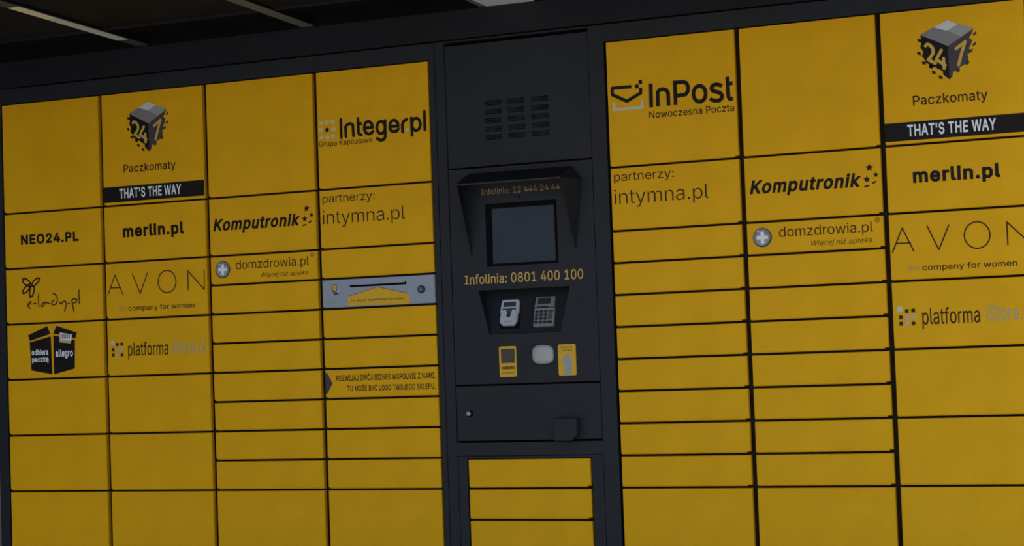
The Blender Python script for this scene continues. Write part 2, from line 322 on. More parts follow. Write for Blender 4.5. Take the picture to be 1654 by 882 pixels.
    'Z': (438, '42,0,161,0,42,15 42,46,42,31,119,159 273,385,196,272,284,400 306,431,295,415,318,446 341,476,329,461,343,469 348,454,346,461,327,453 285,452,306,453,264,452 223,452,244,452,162,452 40,452,101,452,40,471 40,509,40,490,159,509 397,509,278,509,397,493 397,462,397,477,321,351 169,129,245,240,158,113 134,81,146,97,122,65 97,33,110,49,95,40 90,54,93,47,111,55 152,57,132,56,173,57 214,57,193,57,276,57 399,57,338,57,399,38 399,0,399,19,280,0'),
    'a': (389, '160,-9,182,-9,136,-9 94,5,114,-4,75,14 48,45,59,27,36,62 30,108,30,83,30,130 43,161,35,147,52,175 78,193,63,185,92,201 125,211,108,207,143,215 178,220,160,218,201,223 234,227,219,225,248,228 265,235,258,231,272,239 276,255,276,245,276,255 276,257,276,256,276,272 267,297,273,286,261,308 240,322,252,316,228,328 196,331,213,331,178,331 149,322,162,328,136,317 118,301,126,309,110,292 100,274,104,283,80,280 41,291,61,285,50,314 79,346,62,332,95,360 133,375,113,369,153,381 194,384,173,384,208,384 239,379,223,383,255,376 286,360,271,370,301,351 322,320,313,338,332,303 337,251,337,280,337,168 337,0,337,84,317,0 277,0,297,0,277,17 277,52,277,35,275,52 272,52,274,52,268,43 252,25,261,34,243,15 215,1,230,7,200,-5;170,45,155,45,193,45 228,59,212,50,243,68 263,93,255,79,271,107 276,138,276,122,276,155 276,190,276,173,273,187 259,182,268,184,251,180 231,176,242,178,221,174 200,171,210,172,190,170 175,168,182,169,161,166 134,159,147,163,121,154 103,139,111,148,96,131 92,105,92,119,92,92 102,72,95,81,109,63 130,52,118,57,142,48'),
    'b': (424, '229,-8,261,-8,206,-8 172,4,187,-4,158,12 138,31,146,21,129,42 118,59,123,51,116,59 112,59,114,59,112,39 112,0,112,20,92,0 53,0,72,0,53,170 53,509,53,339,73,509 114,509,93,509,114,446 114,319,114,382,115,319 118,319,117,319,123,327 137,346,129,336,145,356 171,373,157,365,186,381 229,384,205,384,261,384 313,361,289,376,337,345 370,293,356,322,383,263 390,189,390,229,390,149 370,84,383,114,356,55 313,16,337,32,289,0;220,47,197,47,244,47 279,66,263,53,295,78 316,117,308,95,324,138 328,189,328,162,328,216 316,261,324,240,308,282 280,311,296,299,264,324 220,330,244,330,197,330 161,312,177,324,145,300 125,263,133,284,117,242 113,189,113,217,113,161 125,115,117,136,133,94 162,65,146,77,178,53'),
    'c': (396, '207,-8,226,-8,173,-8 117,16,143,0,91,33 56,85,71,56,41,114 34,187,34,149,34,227 56,291,41,262,71,321 117,360,91,343,143,376 207,384,173,384,226,384 260,377,243,382,276,372 305,356,292,365,319,347 340,322,330,335,350,309 362,277,357,294,342,272 303,262,322,267,300,272 290,289,296,281,285,297 270,311,278,305,262,317 242,325,253,322,232,328 207,330,220,330,182,330 145,310,161,323,129,297 108,258,116,280,100,237 96,187,96,213,96,162 108,117,100,139,116,96 145,66,129,79,161,53 207,46,182,46,220,46 243,52,232,48,253,55 271,66,263,60,279,72 292,89,286,80,297,97 304,117,301,107,324,112 363,102,343,107,358,85 341,56,351,70,332,43 306,21,320,31,293,12 261,-1,277,4,244,-6'),
    'd': (424, '195,-8,219,-8,164,-8 111,16,136,0,87,32 55,84,68,55,41,114 34,189,34,149,34,229 55,293,41,263,69,322 112,361,88,345,136,376 196,384,164,384,219,384 253,373,238,381,268,365 287,346,279,356,296,336 306,319,302,327,308,319 311,319,309,319,311,382 311,509,311,446,331,509 372,509,351,509,372,339 372,0,372,170,352,0 313,0,332,0,313,20 313,59,313,39,311,59 307,59,309,59,302,51 287,31,295,42,278,21 252,4,267,12,238,-4;205,47,181,47,227,47 263,65,247,53,279,77 299,115,291,94,308,136 312,189,312,161,312,217 300,263,308,242,292,284 263,312,279,300,247,324 205,330,228,330,181,330 145,311,161,324,129,299 108,261,116,282,100,240 96,189,96,216,96,162 109,117,100,138,117,95 145,66,129,78,161,53'),
    'e': (404, '212,-8,238,-8,175,-8 117,16,143,0,90,33 56,85,70,56,41,114 34,187,34,148,34,226 55,290,41,260,69,319 115,359,89,343,141,376 205,384,171,384,226,384 266,374,246,381,285,367 319,341,303,356,335,326 357,282,348,306,366,258 371,194,371,228,371,186 371,169,371,178,272,169 75,169,174,169,75,187 75,221,75,204,163,221 338,221,250,221,329,215 310,202,319,208,310,227 298,269,306,249,290,288 263,314,278,303,247,325 205,330,228,330,182,330 146,313,163,325,130,302 109,270,118,288,100,251 96,211,96,232,96,200 96,178,96,189,96,150 110,106,101,126,120,87 151,61,134,72,168,51 212,46,189,46,228,46 254,53,241,48,266,57 285,73,277,64,294,82 306,105,301,93,325,101 365,91,345,96,359,71 335,39,349,54,321,24 283,4,303,13,262,-4'),
    'f': (254, '228,379,154,379,228,362 228,327,228,344,154,327 6,327,80,327,6,344 6,379,6,362,80,379;81,0,101,0,81,144 81,432,81,288,81,453 96,486,86,471,106,500 135,519,119,511,152,526 187,530,169,530,201,530 222,527,213,529,232,525 243,521,238,523,238,503 227,468,233,486,224,470 215,472,220,471,210,473 195,474,203,474,176,474 154,460,163,469,146,451 142,419,142,437,142,279 142,0,142,140,121,0'),
    'g': (425, '207,-151,238,-151,179,-151 134,-140,155,-147,113,-132 82,-110,96,-123,69,-98 51,-69,58,-84,67,-60 101,-41,84,-50,107,-49 122,-66,113,-57,130,-75 154,-88,141,-82,168,-94 207,-97,186,-97,238,-97 282,-75,263,-90,302,-60 311,-6,311,-37,311,19 311,68,311,44,310,68 306,68,308,68,301,60 287,41,295,51,278,32 252,16,267,23,238,8 195,5,219,5,164,5 113,27,137,12,88,41 55,90,69,62,41,118 34,191,34,152,34,230 55,293,41,264,69,322 112,361,88,345,137,376 196,384,165,384,220,384 253,373,239,381,268,365 288,346,280,356,297,336 308,319,303,327,309,319 313,319,311,319,313,339 313,379,313,359,333,379 372,379,353,379,372,250 372,-9,372,121,372,-42 350,-90,365,-69,335,-111 291,-136,316,-126,266,-146;205,59,181,59,228,59 264,75,248,64,280,86 300,121,292,101,308,141 312,193,312,165,312,220 300,264,308,243,292,284 264,312,280,301,248,324 205,330,228,330,181,330 145,312,161,324,129,299 109,262,117,283,100,242 96,193,96,219,96,166 109,123,100,143,117,103 145,76,129,87,162,65'),
    'h': (410, '114,227,114,249,114,151 114,0,114,76,93,0 53,0,73,0,53,170 53,509,53,339,73,509 114,509,93,509,114,435 114,287,114,361,110,287 102,287,106,287,114,322 152,362,131,347,174,377 227,384,199,384,253,384 295,369,276,379,315,358 341,321,330,342,352,299 357,240,357,273,357,160 357,0,357,80,337,0 296,0,316,0,296,78 296,235,296,157,296,265 273,304,288,288,258,321 210,329,237,329,192,329 161,317,175,325,146,309 126,283,135,298,118,267'),
    'i': (167, '53,0,73,0,53,126 53,379,53,253,73,379 114,379,93,379,114,253 114,0,114,126,93,0;84,443,95,443,72,443 54,455,62,447,45,462 41,483,41,472,41,494 54,512,45,504,62,520 84,524,72,524,95,524 114,512,106,520,122,504 126,483,126,494,126,472 114,455,122,462,106,447'),
    'j': (167, '53,379,53,243,73,379 114,379,93,379,114,243 114,-30,114,106,114,-53 102,-90,110,-73,93,-107 65,-129,81,-120,48,-138 4,-143,28,-143,-1,-143 -10,-143,-5,-143,-10,-124 -10,-87,-10,-105,-6,-87 2,-87,-2,-87,20,-87 40,-72,32,-82,49,-62 53,-29,53,-48,53,107;83,443,95,443,72,443 53,455,62,447,45,462 41,483,41,472,41,494 53,512,45,504,62,520 83,524,72,524,95,524 114,512,105,520,122,504 126,483,126,494,126,472 114,455,122,462,105,447'),
    'k': (381, '110,137,132,158,110,162 110,212,110,187,113,212 121,212,117,212,175,268 284,379,230,323,310,379 360,379,335,379,301,319 184,199,243,259,182,199 177,199,179,199,155,178;53,0,73,0,53,170 53,509,53,339,73,509 114,509,93,509,114,339 114,0,114,170,93,0;294,0,320,0,245,62 148,186,197,124,162,200 191,229,177,214,252,152 372,0,312,76,346,0'),
    'l': (189, '139,-2,147,-2,110,-2 74,20,88,5,60,35 53,84,53,57,53,226 53,509,53,367,73,509 114,509,93,509,114,372 114,99,114,235,114,81 120,62,116,69,125,55 146,52,133,52,152,52 160,53,157,52,164,53 170,54,167,54,173,37 181,3,177,20,175,1 162,-1,169,0,154,-2'),
    'm': (610, '53,0,73,0,53,126 53,379,53,253,72,379 112,379,92,379,112,351 112,295,112,323,111,295 108,295,109,295,113,316 132,346,121,332,144,359 172,376,157,369,187,383 219,386,203,386,247,386 287,361,270,378,305,344 321,295,316,322,318,295 312,295,315,295,317,313 337,343,325,329,349,357 381,375,364,367,398,382 437,386,416,386,459,386 497,372,479,381,515,362 541,328,530,348,551,309 557,255,557,285,557,170 557,0,557,85,536,0 496,0,516,0,496,85 496,254,496,169,496,281 473,313,488,301,457,325 419,330,439,330,402,330 374,320,387,327,362,313 345,290,352,303,339,278 335,247,335,263,335,165 335,0,335,82,315,0 274,0,295,0,274,87 274,260,274,173,274,281 253,311,267,298,239,324 199,330,221,330,185,330 158,320,171,327,144,313 126,289,134,303,118,276 114,238,114,258,114,159 114,0,114,79,93,0'),
    'n': (410, '114,227,114,249,114,151 114,0,114,76,93,0 53,0,73,0,53,126 53,379,53,253,72,379 112,379,92,379,112,349 112,287,112,318,109,287 102,287,106,287,114,322 152,362,131,347,174,377 227,384,199,384,253,384 295,369,276,379,314,358 341,321,330,342,352,299 357,240,357,273,357,160 357,0,357,80,337,0 296,0,316,0,296,78 296,235,296,157,296,265 273,304,288,288,258,321 210,329,237,329,192,329 161,317,175,325,146,309 126,283,135,298,118,267'),
    'o': (415, '207,-8,242,-8,173,-8 117,16,143,0,91,33 56,85,71,56,41,114 34,187,34,149,34,227 56,291,41,262,71,321 117,360,91,343,143,376 207,384,173,384,242,384 299,360,273,376,325,343 359,291,345,321,374,262 381,187,381,227,381,149 359,85,374,114,345,56 299,16,325,33,273,0;207,46,182,46,233,46 270,66,254,53,287,79 307,117,299,96,315,139 319,187,319,162,319,213 307,258,315,236,299,280 270,310,287,297,254,323 207,330,233,330,182,330 145,310,161,323,129,297 108,258,116,280,100,237 96,187,96,213,96,162 108,117,100,139,116,96 145,66,129,79,161,53'),
    'p': (424, '53,-143,73,-143,53,31 53,379,53,205,72,379 112,379,92,379,112,359 112,319,112,339,114,319 118,319,116,319,123,327 137,346,129,336,145,356 171,373,157,365,186,381 229,384,205,384,261,384 313,361,289,376,337,345 370,293,356,322,383,263 390,189,390,229,390,149 370,84,383,114,356,55 313,16,337,32,289,0 229,-8,261,-8,206,-8 173,4,187,-4,158,12 138,31,146,21,130,42 118,59,123,51,117,59 114,59,115,59,114,-8 114,-143,114,-76,93,-143;220,47,197,47,244,47 279,66,263,53,295,78 316,117,308,95,324,138 328,189,328,162,328,216 316,261,324,240,308,282 280,311,296,299,264,324 220,330,244,330,197,330 161,312,177,324,145,300 125,263,133,284,117,242 113,189,113,217,113,161 125,115,117,136,133,94 162,65,146,77,178,53'),
    'r': (259, '53,0,73,0,53,126 53,379,53,253,72,379 112,379,92,379,112,360 112,321,112,340,113,321 115,321,114,321,122,340 152,367,135,355,170,379 213,385,190,385,218,385 229,384,223,385,235,384 243,384,240,384,243,363 243,322,243,343,242,323 230,324,237,323,223,325 207,326,215,326,189,326 159,315,173,322,145,307 126,284,134,297,118,270 114,237,114,255,114,158 114,0,114,79,93,0'),
    's': (365, '182,-8,211,-8,156,-8 112,3,133,-4,92,11 62,38,75,23,49,53 36,94,40,72,55,98 94,107,74,102,99,86 124,60,109,70,139,50 181,45,158,45,208,45 244,62,229,51,260,74 268,103,268,87,268,116 254,136,263,127,245,144 212,155,231,151,191,160 149,170,170,165,115,178 72,208,89,191,55,225 47,274,47,247,47,296 65,332,53,315,77,348 115,370,94,361,136,380 187,384,160,384,213,384 254,372,235,380,272,365 299,339,287,353,310,325 324,290,319,309,305,286 268,277,287,281,263,292 243,316,255,304,230,327 187,333,212,333,165,333 131,317,146,327,116,306 109,277,109,293,109,263 124,243,114,252,134,235 172,223,150,228,191,218 229,209,210,214,264,201 306,171,290,188,323,154 331,107,331,133,331,84 312,47,325,64,300,30 260,6,282,16,237,-3'),
    't': (227, '204,379,138,379,204,362 204,327,204,344,138,327 6,327,72,327,6,344 6,379,6,362,72,379;65,471,65,345,85,471 126,471,106,471,126,347 126,98,126,222,126,81 136,61,129,69,143,54 170,50,154,50,174,50 185,51,179,50,191,52 202,54,197,53,206,36 213,2,209,19,207,0 192,-3,200,-2,184,-4 168,-4,176,-4,136,-4 92,21,110,4,74,38 65,93,65,62,65,219'),
    'u': (410, '182,-5,211,-5,157,-5 115,11,134,0,95,21 69,59,80,37,58,80 53,139,53,107,53,219 53,379,53,299,73,379 114,379,93,379,114,301 114,144,114,222,114,114 137,75,121,91,152,58 200,50,173,50,218,50 249,62,235,54,264,70 283,97,275,81,292,112 296,153,296,131,296,228 296,379,296,304,316,379 357,379,337,379,357,253 357,0,357,126,337,0 298,0,318,0,298,31 298,92,298,61,301,92 307,92,304,92,295,57 257,17,279,32,235,2'),
    'w': (567, '138,0,158,0,99,126 23,379,61,253,44,379 87,379,66,379,103,324 133,214,118,269,140,191 154,137,147,165,161,108 175,41,168,76,172,41 165,41,168,41,172,75 186,135,179,106,193,163 206,214,199,190,221,269 252,379,237,324,273,379 316,379,295,379,332,324 362,214,347,269,368,190 382,136,375,164,388,107 402,41,395,76,399,41 391,41,395,41,399,75 413,135,406,107,420,164 434,214,427,190,449,269 480,379,465,324,502,379 545,379,523,379,506,253 429,0,468,126,409,0 368,0,389,0,352,57 319,172,335,114,314,189 305,225,309,207,300,243 291,280,295,261,286,299 277,338,281,318,281,338 291,338,286,338,286,319 277,280,281,299,272,261 263,225,267,243,258,206 248,172,253,189,231,114 199,0,215,57,178,0'),
    'y': (389, '47,-139,51,-140,52,-121 61,-86,57,-103,65,-86 71,-87,68,-87,83,-90 104,-89,94,-91,114,-87 130,-74,122,-82,138,-66 151,-36,145,-53,155,-24 163,-1,159,-13,114,126 17,379,66,252,40,379 84,379,62,379,111,305 165,155,138,230,174,132 187,87,181,109,193,64 206,21,199,42,198,21 184,21,191,21,190,42 202,87,196,64,209,110 224,155,216,132,251,230 305,379,278,305,327,379 371,379,349,379,316,234 204,-58,260,88,196,-78 177,-107,187,-94,166,-120 139,-136,153,-129,125,-142 91,-145,109,-145,81,-145 65,-143,72,-144,57,-142'),
    'z': (380, '42,0,141,0,42,15 42,46,42,30,112,137 254,320,183,228,254,321 254,323,254,322,185,323 48,323,117,323,48,342 48,379,48,361,143,379 333,379,238,379,333,363 333,331,333,347,264,241 126,60,195,150,126,59 126,56,126,58,197,56 339,56,268,56,339,38 339,0,339,19,240,0'),
    'Ó': (533, '267,-7,311,-7,223,-7 150,25,184,4,116,46 70,115,90,76,50,154 40,254,40,201,40,308 70,393,50,354,90,432 150,484,116,462,184,505 267,516,223,516,311,516 384,484,350,505,418,462 464,393,444,432,483,354 493,254,493,308,493,201 464,115,483,154,444,76 384,25,418,46,350,4;267,53,236,53,297,53 349,76,325,61,374,91 408,144,394,114,423,174 430,254,430,211,430,298 408,365,423,335,394,395 349,433,374,417,325,448 267,456,297,456,236,456 184,433,209,448,159,417 125,364,140,394,111,334 103,254,103,297,103,211 125,144,111,174,140,114 184,76,159,92,209,61;240,558,257,558,256,592 288,659,272,625,311,659 356,659,333,659,334,625 290,558,312,592,273,558'),
    'Ć': (510, '267,-7,293,-7,223,-7 150,25,184,4,116,46 70,115,89,76,50,154 40,254,40,201,40,308 70,393,50,354,89,432 150,484,116,462,184,505 267,516,223,516,293,516 340,504,317,512,363,497 402,471,384,486,420,457 448,418,436,439,460,398 473,348,468,374,451,348 408,348,430,348,404,366 389,395,398,381,381,408 357,428,370,419,345,438 315,449,331,444,300,454 267,456,284,456,236,456 184,432,208,448,159,417 125,364,139,394,111,334 103,254,103,297,103,211 125,145,111,175,140,115 184,76,159,92,209,61 267,53,236,53,284,53 315,60,300,55,331,65 357,81,345,71,370,90 389,114,381,101,398,128 408,160,404,143,430,160 473,160,451,160,469,135 448,91,460,111,436,70 402,38,421,52,384,23 341,5,363,12,318,-3;239,558,256,558,255,592 287,659,271,625,310,659 355,659,333,659,333,625 290,558,311,592,273,558'),
    'ć': (396, '207,-8,226,-8,173,-8 117,16,143,0,91,33 56,85,71,56,41,114 34,187,34,149,34,227 56,291,41,262,71,321 117,360,91,343,143,376 207,384,173,384,226,384 260,377,243,382,276,372 305,356,292,365,319,347 340,322,330,335,350,309 362,277,357,294,342,272 303,262,322,267,300,272 290,289,296,281,285,297 270,311,278,305,262,317 242,325,253,322,232,328 207,330,220,330,182,330 145,310,161,323,129,297 108,258,116,280,100,237 96,187,96,213,96,162 108,117,100,139,116,96 145,66,129,79,161,53 207,46,182,46,220,46 243,52,232,48,253,55 271,66,263,60,279,72 292,89,286,80,297,97 304,117,301,107,324,112 363,102,343,107,358,85 341,56,351,70,332,43 306,21,320,31,293,12 261,-1,277,4,244,-6;181,429,197,429,197,462 228,529,212,496,251,529 297,529,274,529,275,496 231,429,253,462,214,429'),
    'Ę': (419, '60,0,165,0,60,170 60,509,60,339,164,509 372,509,268,509,372,490 372,452,372,471,290,452 125,452,207,452,125,396 125,286,125,341,202,286 355,286,278,286,355,267 355,229,355,248,278,229 125,229,202,229,125,172 125,57,125,114,208,57 375,57,292,57,375,38 375,0,375,19,270,0;336,-148,350,-148,314,-148 280,-131,296,-143,265,-120 257,-82,257,-104,257,-66 273,-35,263,-50,283,-20 318,7,298,-6,337,5 376,0,356,2,360,-11 336,-33,347,-22,324,-44 319,-70,319,-56,319,-79 326,-90,321,-85,331,-95 347,-97,338,-97,353,-97 364,-94,359,-96,369,-92 378,-88,374,-90,384,-103 396,-133,390,-118,389,-137 371,-143,381,-140,361,-147'),
    'ę': (404, '212,-8,238,-8,175,-8 117,16,143,0,90,33 56,85,70,56,41,114 34,187,34,148,34,226 55,290,41,260,69,319 115,359,89,343,141,376 205,384,171,384,226,384 266,374,246,381,285,367 319,341,303,356,335,326 357,282,348,306,366,258 371,194,371,228,371,186 371,169,371,178,272,169 75,169,174,169,75,187 75,221,75,204,163,221 338,221,250,221,329,215 310,202,319,208,310,227 298,269,306,249,290,288 263,314,278,303,247,325 205,330,228,330,182,330 146,313,163,325,130,302 109,270,118,288,100,251 96,211,96,232,96,200 96,178,96,189,96,150 110,106,101,126,120,87 151,61,134,72,168,51 212,46,189,46,228,46 254,53,241,48,266,57 285,73,277,64,294,82 306,105,301,93,325,101 365,91,345,96,359,71 335,39,349,54,321,24 283,4,303,13,262,-4;299,-148,313,-148,277,-148 243,-131,258,-143,227,-120 220,-82,220,-104,220,-74 223,-58,221,-66,226,-50 234,-33,229,-41,238,-25 249,-9,243,-17,255,0 269,17,262,9,301,42 365,91,333,66,359,71 342,38,351,54,332,22 314,-4,323,8,304,-17 290,-39,297,-28,284,-50 281,-70,281,-60,281,-79 288,-90,283,-85,293,-95 310,-97,300,-97,316,-97 327,-94,322,-96,332,-92 341,-88,337,-90,347,-103 358,-133,353,-118,352,-137 334,-143,343,-140,324,-147'),
    'Ł': (413, '81,0,181,0,81,170 81,509,81,339,102,509 145,509,124,509,145,358 145,57,145,208,224,57 382,57,303,57,382,38 382,0,382,19,281,0;16,173,101,222,16,194 16,237,16,216,101,286 270,384,185,335,270,362 270,319,270,341,185,270'),
    'ł': (207, '151,-2,158,-2,121,-2 85,20,99,5,71,35 64,84,64,57,64,226 64,509,64,367,84,509 125,509,105,509,125,372 125,99,125,235,125,81 131,62,127,69,136,55 157,52,144,52,164,52 172,53,168,52,175,53 181,54,178,54,185,37 192,3,188,20,187,1 173,-1,180,0,166,-2;6,225,65,259,6,244 6,280,6,262,65,314 183,382,124,348,183,364 183,328,183,346,124,294'),
    'Ż': (438, '42,0,161,0,42,15 42,46,42,31,119,159 273,385,196,272,284,400 306,431,295,415,318,446 341,476,329,461,343,469 348,454,346,461,327,453 285,452,306,453,264,452 223,452,244,452,162,452 40,452,101,452,40,471 40,509,40,490,159,509 397,509,278,509,397,493 397,462,397,477,321,351 169,129,245,240,158,113 134,81,146,97,122,65 97,33,110,49,95,40 90,54,93,47,111,55 152,57,132,56,173,57 214,57,193,57,276,57 399,57,338,57,399,38 399,0,399,19,280,0;219,572,231,572,208,572 189,584,198,576,181,592 177,612,177,601,177,624 189,641,181,633,198,649 219,653,208,653,231,653 249,641,241,649,258,633 262,612,262,624,262,601 249,584,258,592,241,576'),
    'ż': (380, '42,0,141,0,42,15 42,46,42,30,112,137 254,320,183,228,254,321 254,323,254,322,185,323 48,323,117,323,48,342 48,379,48,361,143,379 333,379,238,379,333,363 333,331,333,347,264,241 126,60,195,150,126,59 126,56,126,58,197,56 339,56,268,56,339,38 339,0,339,19,240,0;187,443,199,443,175,443 157,455,165,447,149,462 144,483,144,472,144,494 157,512,149,504,165,520 187,524,175,524,199,524 217,512,209,520,225,504 229,483,229,494,229,472 217,455,225,462,209,447'),
    ' ': (188, ''),
}
def bez(p0, p1, p2, p3, n):
    out = []
    for k in range(n):
        s = k / n; r = 1 - s
        out.append((r * r * r * p0[0] + 3 * r * r * s * p1[0] + 3 * r * s * s * p2[0] + s * s * s * p3[0],
                    r * r * r * p0[1] + 3 * r * r * s * p1[1] + 3 * r * s * s * p2[1] + s * s * s * p3[1]))
    return out
def area(c):
    return sum(c[i - 1][0] * c[i][1] - c[i][0] * c[i - 1][1] for i in range(len(c))) / 2
def thicken(c, d):
    """move every corner of a closed outline outwards by d (outline runs clockwise round the ink)"""
    out = []
    n = len(c)
    for i in range(n):
        a, b, e = Vector(c[i - 1]), Vector(c[i]), Vector(c[(i + 1) % n])
        u, v = (b - a), (e - b)
        if u.length < 1e-6 or v.length < 1e-6: out.append(c[i]); continue
        u.normalize(); v.normalize()
        nu, nv = Vector((-u.y, u.x)), Vector((-v.y, v.x))
        k = nu + nv
        if k.length < 0.3: out.append(tuple(b + nu * d)); continue
        k.normalize()
        out.append(tuple(b + k * (d / max(0.5, k.dot(nu)))))
    return out
def wind(p, cs):
    w = 0
    x, y = p
    for c in cs:
        for i in range(len(c)):
            (x0, y0), (x1, y1) = c[i - 1], c[i]
            if (y0 <= y) != (y1 <= y):
                if x0 + (y - y0) / (y1 - y0) * (x1 - x0) > x: w += 1 if y1 > y0 else -1
    return w
GLYPH_CACHE = {}
def glyph(ch, weight):
    """triangles of one letter: (vertices, faces) in units of the letter size"""
    key = (ch, weight)
    if key in GLYPH_CACHE: return GLYPH_CACHE[key]
    cs = []
    for q in [q for q in GLYPHS[ch][1].split(';') if q]:
        pts = [[int(v) / 1000 for v in p.split(',')] for p in q.split(' ')]
        c = []
        for i, p in enumerate(pts):
            e = pts[(i + 1) % len(pts)]
            straight = abs((p[4] - p[0]) * (e[1] - p[1]) - (p[5] - p[1]) * (e[0] - p[0])) + abs((e[2] - e[0]) * (e[1] - p[1]) - (e[3] - e[1]) * (e[0] - p[0])) < 2e-5
            c += [(p[0], p[1])] if straight else bez(p[0:2], p[4:6], e[2:4], e[0:2], 4)
        d = []
        for p in c:
            if not d or (Vector(p) - Vector(d[-1])).length > 0.002: d.append(p)
        if (Vector(d[0]) - Vector(d[-1])).length < 0.002: d.pop()
        cs.append(d)
    if not cs:
        GLYPH_CACHE[key] = ([], []); return GLYPH_CACHE[key]
    big_ = max(cs, key=lambda c: abs(area(c)))
    if area(big_) > 0: cs = [list(reversed(c)) for c in cs]
    if weight: cs = [thicken(c, weight) for c in cs]
    pts = [Vector(p) for c in cs for p in c]
    edges, o = [], 0
    for c in cs:
        edges += [(o + i, o + (i + 1) % len(c)) for i in range(len(c))]
        o += len(c)
    vo, _, fo, _, _, _ = delaunay_2d_cdt(pts, edges, [], 0, 1e-5)
    keep = []
    for f in fo:
        cen = sum((vo[i] for i in f), Vector((0, 0))) / len(f)
        if wind(cen, cs) < 0: keep.append(tuple(f))
    used = sorted({i for f in keep for i in f})
    re = {k: i for i, k in enumerate(used)}
    GLYPH_CACHE[key] = ([tuple(vo[i]) for i in used], [tuple(re[i] for i in f) for f in keep])
    return GLYPH_CACHE[key]
def text_mesh(M_, text, box, z, mat, weight=0.0, shear=0.0, track=0.0):
    """lettering fitted to box = (left, right, top, bottom) in facade coordinates; weight thickens the strokes"""
    vs, fs, pen = [], [], 0.0
    for ch in text:
        v, f = glyph(ch, weight)
        o = len(vs)
        vs += [(p[0] + pen + shear * p[1], p[1]) for p in v]
        fs += [tuple(o + i for i in q) for q in f]
        pen += GLYPHS[ch][0] / 1000 + track + weight * 1.6
    xs = [p[0] for p in vs]; ys = [p[1] for p in vs]
    x0, x1, y0, y1 = min(xs), max(xs), min(ys), max(ys)
    L, R, T_, B = box
    M_.add([V(L + (p[0] - x0) / (x1 - x0) * (R - L), B - (p[1] - y0) / (y1 - y0) * (B - T_), z) for p in vs], fs, mat)

